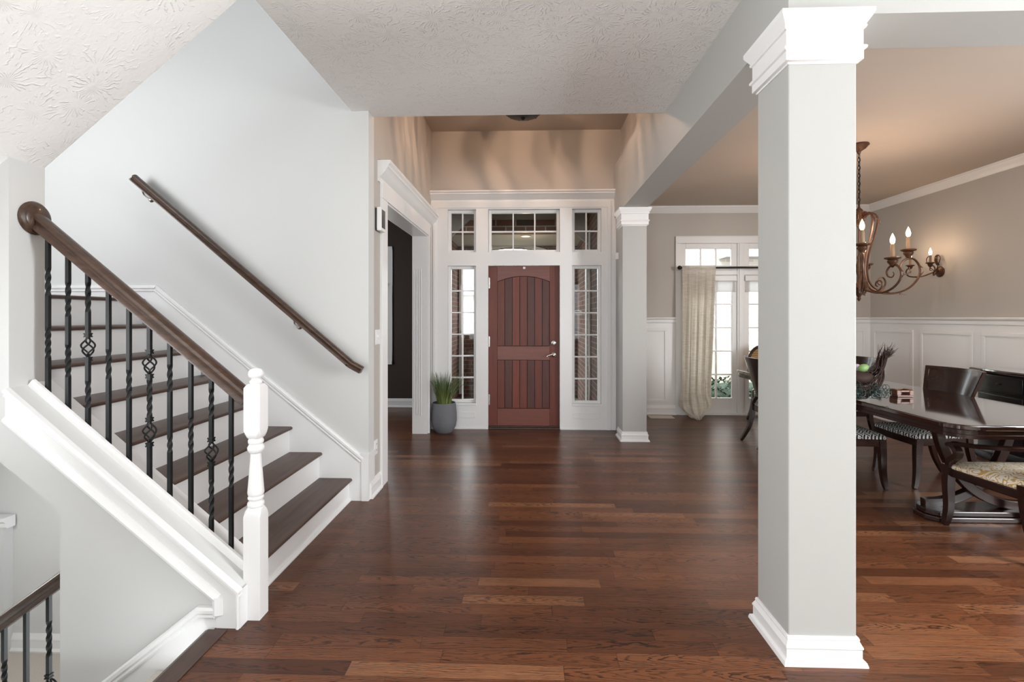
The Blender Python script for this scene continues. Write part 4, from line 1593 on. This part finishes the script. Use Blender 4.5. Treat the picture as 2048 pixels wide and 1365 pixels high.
# ------------------------------------------------------------------ centrepiece, eggs, caddy
t = thing('twig_horn_basket', 'twig horn basket with a frayed upturned tail on the dining table', 'centrepiece', (2.62, 4.0, TZ))
spine = [(-.165, 0, .165), (-.11, 0, .15), (-.02, 0, .15), (.062, 0, .185), (.112, 0, .255), (.140, .0, .335)]
rad = [.125, .145, .13, .080, .032, .032]
sp = smooth_path(spine, 5)
rd = [rad[min(int(i / 5), 5)] + (rad[min(int(i / 5) + 1, 5)] - rad[min(int(i / 5), 5)]) * (i % 5) / 5 for i in range(len(sp))]
m = MB()
for k in range(84):
    a = random.uniform(-PI * .92, PI * .02) if k < 66 else random.uniform(0, 2 * PI)
    j = random.uniform(.85, 1.05)
    i0 = 0 if k < 66 else 12
    pts = []
    for i in range(i0, len(sp)):
        tt = (sp[min(i + 1, len(sp) - 1)] - sp[max(i - 1, 0)]).normalized()
        s = V((0, 1, 0)); u = s.cross(tt).normalized()
        if u.z < 0: u = -u
        q = a + .5 * math.sin(i * .25 + k)
        r = rd[i] * j
        zz = sp[i] + s * r * math.cos(q) + u * r * math.sin(q)
        zz.z = max(zz.z, .008)
        pts.append(zz)
    ex = (pts[-1] - pts[-4]).normalized()
    pts.append(pts[-1] + ex * random.uniform(.02, .10) + V((random.uniform(-.03, .05), random.uniform(-.03, .03), random.uniform(-.01, .03))))
    m.tube(pts, [random.uniform(.0016, .0032)] * (len(pts) - 1) + [.0008], 5)
m.build('twigs', 'twig', t, False, smooth=60)
m = MB()
for k in range(26):
    x0, y0 = random.uniform(-.20, .10), random.uniform(-.10, .0)
    r = random.uniform(.014, .030)
    ph = random.uniform(0, 6)
    pts = [(x0 + r * math.cos(a * 1.0 + ph) + i * .0009, -.105 + y0 * .2 + .012 * math.sin(a * .5), max(.008, .05 + random.random() * 0 + r * math.sin(a + ph) + (k % 4) * .02)) for i, a in enumerate([j * .35 for j in range(44)])]
    m.tube(pts, .0022, 5)
part(m.build('wire_coils', 'greenwire', t, False, smooth=60), 'dark green curled wire')


m = MB(); m.ball((-.05, 0, .172), .06, 2.0, 1.6, .95)
m.build('nest_filling', 'twig', t, False, smooth=60)


def egg(x, y, z, mat, label, tilt=0.0):
    m = MB()
    prof = [(.030 * math.sin(PI * k / 12) * (1 + .12 * math.cos(PI * k / 12)), -.041 * math.cos(PI * k / 12)) for k in range(13)]
    m.lathe(prof, (0, 0, 0), 20)
    o = m.build('decorative_egg', mat, smooth=80)
    o.location = (x, y, z); o.rotation_euler = (0, tilt, 0)
    tag(o, label, 'egg', 'decorative eggs in the twig basket')


MAT['egg_green'] = plain('green_egg', (.16, .27, .09), .5, 0, .4, .05)
MAT['egg_lilac'] = plain('lilac_egg', (.36, .28, .38), .5, 0, .4, .05)
egg(2.600, 3.98, .992, 'egg_green', 'green decorative egg in the twig basket', 1.2)
egg(2.592, 4.065, .982, 'egg_lilac', 'lilac decorative egg in the twig basket', .9)

t = thing('wooden_caddy', 'small reddish wooden caddy lying on the dining table', 'caddy', (3.04, 4.19, TZ))
m = MB(); m.box(-.062, .062, -.045, .045, .002, .014)
m.build('base', 'box_wood', t, False, bevel=.002)
for x in (-.050, .050):
    m = MB(); m.prism([(-.045, .014), (.045, .014), (.045, .052), (.030, .060), (-.030, .060), (-.045, .052)], 'x', x - .016, x + .016)
    m.build('end_block', 'box_wood', t, False, bevel=.003)
for y in (-.038, .038):
    m = MB(); m.box(-.034, .034, y - .006, y + .006, .040, .054)
    m.build('rail', 'box_wood', t, False, bevel=.002)

# ------------------------------------------------------------------ chandelier
HX, HY = 2.985, 4.63
t = thing('chandelier', 'rust bronze scroll arm chandelier with lit candle bulbs hanging above the dining table', 'chandelier', (HX, HY, CEIL))
m = MB(); m.lathe([(.078, CEIL), (.080, CEIL - .012), (.070, CEIL - .020), (.055, CEIL - .040), (.030, CEIL - .055), (.016, CEIL - .065), (.012, CEIL - .085)], (HX, HY, 0), 28)
m.build('canopy', 'bronze', t, smooth=40)
m = MB()
z = CEIL - .085
k = 0
while z > 2.40:
    pts = []
    for i in range(17):
        a = 2 * PI * i / 16
        u, h = .011 * math.cos(a), .023 * math.sin(a)
        pts.append((HX + (u if k % 2 else 0), HY + (0 if k % 2 else u), z - .018 + h))
    m.tube(pts, .0034, 6)
    z -= .036; k += 1
m.tube([(HX + .006, HY, CEIL - .08), (HX + .004, HY + .003, 2.38)], .0028, 6)
m.build('chain', 'darkmetal', t, smooth=50)
m = MB()
m.lathe([(.006, 2.40), (.012, 2.375), (.030, 2.355), (.034, 2.345), (.060, 2.335), (.062, 2.325), (.040, 2.315), (.042, 2.295), (.050, 2.28), (.048, 2.26), (.026, 2.24), (.022, 2.22), (.010, 2.19), (.010, 1.95), (.018, 1.93), (.013, 1.90), (.024, 1.86), (.024, 1.80), (.014, 1.76), (.016, 1.70), (.030, 1.685), (.056, 1.675), (.062, 1.655), (.052, 1.64), (.040, 1.625), (.036, 1.605), (.020, 1.585), (.012, 1.565), (.016, 1.555), (.010, 1.540), (.003, 1.530)], (HX, HY, 0), 24)
m.build('column', 'bronze', t, smooth=40)


def P_(rz, a):
    return (HX + rz[0] * math.cos(a), HY + rz[0] * math.sin(a), rz[1])


flat = [(-.0095, -.0045), (.0095, -.0045), (.0095, .0045), (-.0095, .0045)]
for k in range(6):
    a = 2 * PI * k / 6 - (.0 if k % 2 == 0 else .22)
    long_ = k % 2 == 0
    f_, dz = (1.0, .0) if long_ else (.70, -.105)
    zf = 1.0 if long_ else .72
    m = MB()
    lyre = [(.045, 2.275), (.075, 2.315), (.125, 2.325), (.165, 2.275), (.150, 2.17), (.110, 2.04), (.080, 1.92), (.072, 1.80), (.095, 1.70), (.155, 1.64), (.235, 1.618)]
    if not long_: lyre = [(r * .8, z_ - .012) for r, z_ in lyre]
    m.tube([P_(q, a) for q in smooth_path([V((r, z_, 0)) for r, z_ in lyre], 5)], .0095, 6)
    sc = [(.150, 2.285), (.180, 2.262), (.190, 2.225)]
    m.tube([P_((r * (1 if long_ else .8), z_), a) for r, z_ in sc], [.007, .006, .002], 6)
    m.build('lyre_strap', 'bronze', t, smooth=50)
    m = MB()
    Z_ = lambda z_: 1.60 + (z_ - 1.60) * zf
    arm_ = [(.040, 1.655), (.12, 1.628), (.24, 1.600), (.36, 1.612), (.46, 1.665), (.528, 1.755), (.530, 1.850), (.475, 1.915), (.405, 1.905), (.365, 1.850), (.378, 1.790), (.425, 1.775), (.452, 1.805), (.440, 1.835)]
    pa = [P_(q, a) for q in smooth_path([V((r * f_, Z_(z_), 0)) for r, z_ in arm_], 5)]
    m.tube(pa, [.0095] * (len(pa) - 25) + [lerp(.009, .004, i / 24) for i in range(25)], 6)
    scr = [(.20, 1.612), (.255, 1.640), (.285, 1.700), (.258, 1.748), (.215, 1.735), (.205, 1.695), (.230, 1.680)]
    m.tube([P_(q, a + .12) for q in smooth_path([V((r * (.9 if long_ else .7), Z_(z_), 0)) for r, z_ in scr], 5)], .0075, 6)
    for r0, z0, r1, z1 in ((.525, 1.75, .575, 1.80), (.52, 1.86, .565, 1.83), (.36, 1.60, .42, 1.585)):
        r0, r1, z0, z1 = r0 * f_, r1 * f_, Z_(z0), Z_(z1)
        m.loft([[P_((r0, z0 + .010), a - .01), P_((r0, z0 - .010), a - .01), P_((r0, z0 - .010), a + .01), P_((r0, z0 + .010), a + .01)], [P_((r1, z1 + .001), a - .002), P_((r1, z1 - .001), a - .002), P_((r1, z1 - .001), a + .002), P_((r1, z1 + .001), a + .002)]])
    m.build('arm', 'bronze', t, smooth=50)
    c = P_((.435 * f_, dz), a)
    m = MB()
    m.lathe([(.006, 1.912), (.012, 1.922), (.022, 1.928), (.025, 1.940), (.036, 1.952), (.040, 1.968), (.034, 1.978), (.058, 1.986), (.062, 1.996), (.046, 2.002), (.015, 2.002)], c, 20)
    cp = m.build('candle_cup', 'bronze', t, smooth=40)
    m = MB(); m.lathe([(.0165, 1.998), (.0175, 2.05), (.0160, 2.105), (.010, 2.112)], c, 14)
    m.build('candle_sleeve', 'candle', cp, smooth=40)
    m = MB(); m.lathe([(.008, 2.110), (.017, 2.126), (.0195, 2.146), (.014, 2.170), (.006, 2.190), (.001, 2.202)], c, 14)
    part(m.build('bulb', 'bulb', cp, smooth=60), 'glowing flame tip bulb')
    light('chandelier_bulb_light', 'POINT', (c[0], c[1], 2.235 + dz), 3.3, (1.0, .69, .48), radius=.02)

# ------------------------------------------------------------------ sconce
SYc = 5.98
t = thing('wall_sconce', 'rust bronze wall sconce with two lit candle bulbs beside the chandelier', 'wall light', (DXW, SYc, 1.95))
m = MB(); m.lathe([(.062, 0), (.064, -.008), (.054, -.016), (.046, -.020), (.030, -.030), (.012, -.040)], (DXW, SYc, 1.915), 28, 'x')
m.build('back_plate', 'bronze', t, smooth=40)
m = MB()
m.sweep(smooth_path([(DXW - .02, SYc, 1.99), (DXW - .045, SYc, 2.03), (DXW - .05, SYc, 2.08), (DXW - .03, SYc, 2.11)], 4), [(-.022, -.003), (.022, -.003), (.014, .006), (-.014, .006)])
m.build('leaf_crest', 'bronze', t, smooth=50)
for s in (-1, 1):
    m = MB()
    pts = [(DXW - .03, SYc, 1.945), (DXW - .07, SYc + s * .03, 1.905), (DXW - .15, SYc + s * .10, 1.865), (DXW - .22, SYc + s * .18, 1.875), (DXW - .23, SYc + s * .215, 1.925), (DXW - .23, SYc + s * .190, 1.965), (DXW - .23, SYc + s * .150, 1.955), (DXW - .23, SYc + s * .145, 1.920), (DXW - .23, SYc + s * .172, 1.912)]
    pa = smooth_path(pts, 6)
    m.tube(pa, [.0075] * (len(pa) - 18) + [lerp(.007, .004, i / 17) for i in range(18)], 7)
    pts = [(DXW - .06, SYc + s * .02, 1.93), (DXW - .08, SYc + s * .07, 1.99), (DXW - .08, SYc + s * .10, 2.06), (DXW - .08, SYc + s * .07, 2.10), (DXW - .08, SYc + s * .045, 2.075), (DXW - .08, SYc + s * .06, 2.05)]
    m.tube(smooth_path(pts, 6), .0045, 6)
    m.build('arm', 'bronze', t, smooth=50)
    c = (DXW - .23, SYc + s * .150, 0)
    m = MB()
    m.lathe([(.006, 1.955), (.014, 1.965), (.022, 1.975), (.026, 1.990), (.044, 1.998), (.045, 2.005), (.032, 2.010), (.012, 2.010)], c, 18)
    cp = m.build('candle_cup', 'bronze', t, smooth=40)
    m = MB(); m.lathe([(.012, 2.006), (.0125, 2.085), (.008, 2.09)], c, 14)
    m.build('candle_sleeve', 'candle', cp, smooth=40)
    m = MB(); m.lathe([(.007, 2.088), (.014, 2.102), (.0165, 2.120), (.012, 2.142), (.005, 2.160), (.001, 2.172)], c, 14)
    part(m.build('bulb', 'bulb', cp, smooth=60), 'glowing flame tip bulb')
    light('sconce_bulb_light', 'POINT', (c[0] - .03, c[1], 2.20), 1.5, (1.0, .69, .46), radius=.015)

# ================================================================== OUTSIDE
m = MB(); m.box(-30, 40, 9.2, 60, -.5, -.14); m.box(1.6, 40, 7.32, 9.2, -.5, -.14)
struct(m, 'ground', 'grass_out')
m = MB(); m.box(-1.384, 1.6, DW + .15, 9.6, -.4, -.06)
struct(m, 'floor_porch', 'porch_floor')
# porch: side walls, inner header with soldier course, low ceiling, outer arched wall
m = MB(); m.box(-1.384, -1.28, DW + .16, 9.0, -.06, 3.3); m.box(1.36, 1.6, DYW + .15, 9.2, -.4, 3.3); m.box(.86, 1.26, DW + .16, 9.0, -.06, 3.3)
struct(m, 'wall_porch_side', 'brick')
ac_x, ac_w, ac_s, ac_c = -.30, .91, 2.24, 2.645
m = MB()
arch = [(ac_x + ac_w * math.cos(math.radians(a)), ac_s + (ac_c - ac_s) * math.sin(math.radians(a))) for a in range(0, 181, 9)]
m.prism([(1.6, -.4), (1.6, 3.2), (-2.2, 3.2), (-2.2, -.4), (ac_x - ac_w, -.4)] + arch[::-1] + [(ac_x + ac_w, -.4)], 'y', 9.0, 9.24)
struct(m, 'wall_porch_arch', 'brick')
m = MB()
m.prism([(x + (x - ac_x) * .0, z) for x, z in arch] + [(ac_x + (x - ac_x) * 1.07, z + (z - 2.1) * .09) for x, z in arch[::-1]], 'y', 8.97, 9.0)
m.box(ac_x - ac_w - .05, ac_x - ac_w, 8.96, 9.0, 0, ac_s); m.box(ac_x + ac_w, ac_x + ac_w + .05, 8.96, 9.0, 0, ac_s)
struct(m, 'trim_14', 'siding')
m = MB(); m.box(ac_x - ac_w, -.55, 9.02, 9.22, -.1, 1.08)
struct(m, 'wall_porch_low', 'brick')
m = MB(); m.box(-1.28, .86, 7.4, 7.6, 2.64, 2.84)
struct(m, 'wall_porch_header', 'brick_soldier')
m = MB()
m.box(-1.384, 1.6, DW + .15, 7.62, 2.90, 3.3)
m.box(-1.28, .86, 7.38, 7.40, 2.84, 2.90)
m.prism([(-1.28, 2.45), (-.86, 2.84), (-1.28, 2.84)], 'y', 7.36, 7.40)
m.prism([(.86, 2.45), (.44, 2.84), (.86, 2.84)], 'y', 7.36, 7.40)
m.box(-1.28, .86, 7.6, 9.0, 2.66, 2.80)
struct(m, 'ceiling_porch', 'beige')
t = thing('recessed_light', 'small lit recessed light in the porch ceiling seen through the transom', 'recessed light', (-.05, 7.85, 2.655))
m = MB(); m.lathe([(.085, 0), (.085, -.010), (.062, -.010), (.058, 0)], (-.05, 7.85, 2.66), 24)
m.build('trim_ring', 'siding', t, smooth=35)
m = MB(); m.lathe([(.056, 0), (.056, -.004)], (-.05, 7.85, 2.66), 24)
m.build('lens', 'canlight', t)
light('porch_can_light', 'POINT', (-.05, 7.85, 2.30), 3, (1, .78, .5), radius=.03, target=(-.05, 7.85, 0))
m = MB(); m.box(.83, .857, 7.0, 7.04, -.06, 2.6)
tag(m.build('downspout', 'siding', bevel=.006), 'white pipe running up the brick porch wall behind the right sidelight', 'downspout')

# house across the way
t = thing('neighbour_house', 'white sided neighbour house with grey roof seen through the left sidelight', 'house', (-3, 22, 0))
m = MB(); m.box(-9.5, 1.8, 20, 27, -.3, 2.25)
m.build('wall', 'siding', t)
m = MB(); m.prism([(19.6, 2.25), (27.4, 2.25), (23.5, 2.9)], 'x', -9.9, 2.2)
m.build('roof', 'roof', t)
m = MB(); m.box(-4.2, -2.2, 19.95, 20.0, -.2, 1.9)
m.build('garage_door', 'siding', t, bevel=.01)
# brick and stone house beyond the dining window
t = thing('brick_house', 'pale brick house with stone base and grey roof outside the dining window', 'house', (6, 13, 0))
m = MB(); m.box(2.2, 14, 11.5, 18, .72, 2.75)
m.build('brick_wall', 'brick_pale', t)
m = MB(); m.box(2.15, 14, 11.42, 18, -.3, .72)
m.build('stone_base', 'stone', t)
m = MB(); m.prism([(11.0, 2.7), (18.4, 2.7), (14.7, 5.0)], 'x', 4.3, 14.4)
m.build('roof', 'roof', t)
m = MB()
for k in range(1500):
    a, b = random.uniform(0, 2 * PI), random.uniform(-.1, 1)
    q = math.sqrt(max(0, 1 - b * b))
    sx = random.uniform(.92, 1.04)
    p = V((3.9 + 1.35 * q * math.cos(a) * sx, 9.2 + .5 * q * math.sin(a) * sx, -.14 + .40 * abs(b) * sx + .04 * math.sin(9 * a)))
    n_ = V((random.uniform(-1, 1), random.uniform(-1, 1), random.uniform(-1, 1))).normalized()
    u = n_.orthogonal().normalized() * random.uniform(.03, .055); v_ = n_.cross(u).normalized() * .022
    m.poly([p - u, p - v_, p + u, p + v_])
sh = thing('shrub', 'low green shrub outside the glazed dining door', 'shrub', (3.9, 9.2, -.14))
m.build('leaves', 'shrub', sh)
m = MB(); m.ball((3.9, 9.2, -.14), .9, 1.42, .5, .38)
m.build('inner_leaves', 'shrub', sh, smooth=60)

# office window sliver with a blind
window('window_8', -3.299, -2.165, .72, 2.44, 7.63, 2, 3)
m = MB(); m.box(-3.36, -2.10, 7.59, 7.619, .66, .72)
m.box(-2.165, -2.10, 7.60, 7.619, .721, 2.47)
struct(m, 'trim_15', 'trim')
t = thing('window_blind', 'white slatted blind on the office window seen past the cased opening', 'blind', (-2.68, 7.6, 2.4))
m = MB()
for k in range(44):
    m.box(-3.19, -2.175, 7.585, 7.612, .80 + k * .024, .803 + k * .024)
m.box(-3.19, -2.175, 7.583, 7.614, .76, .785)
m.build('slats', 'trim', t)
m = MB(); m.box(-3.2, -2.17, 7.58, 7.62, 1.86, 1.90); m.build('head_rail', 'trim', t)
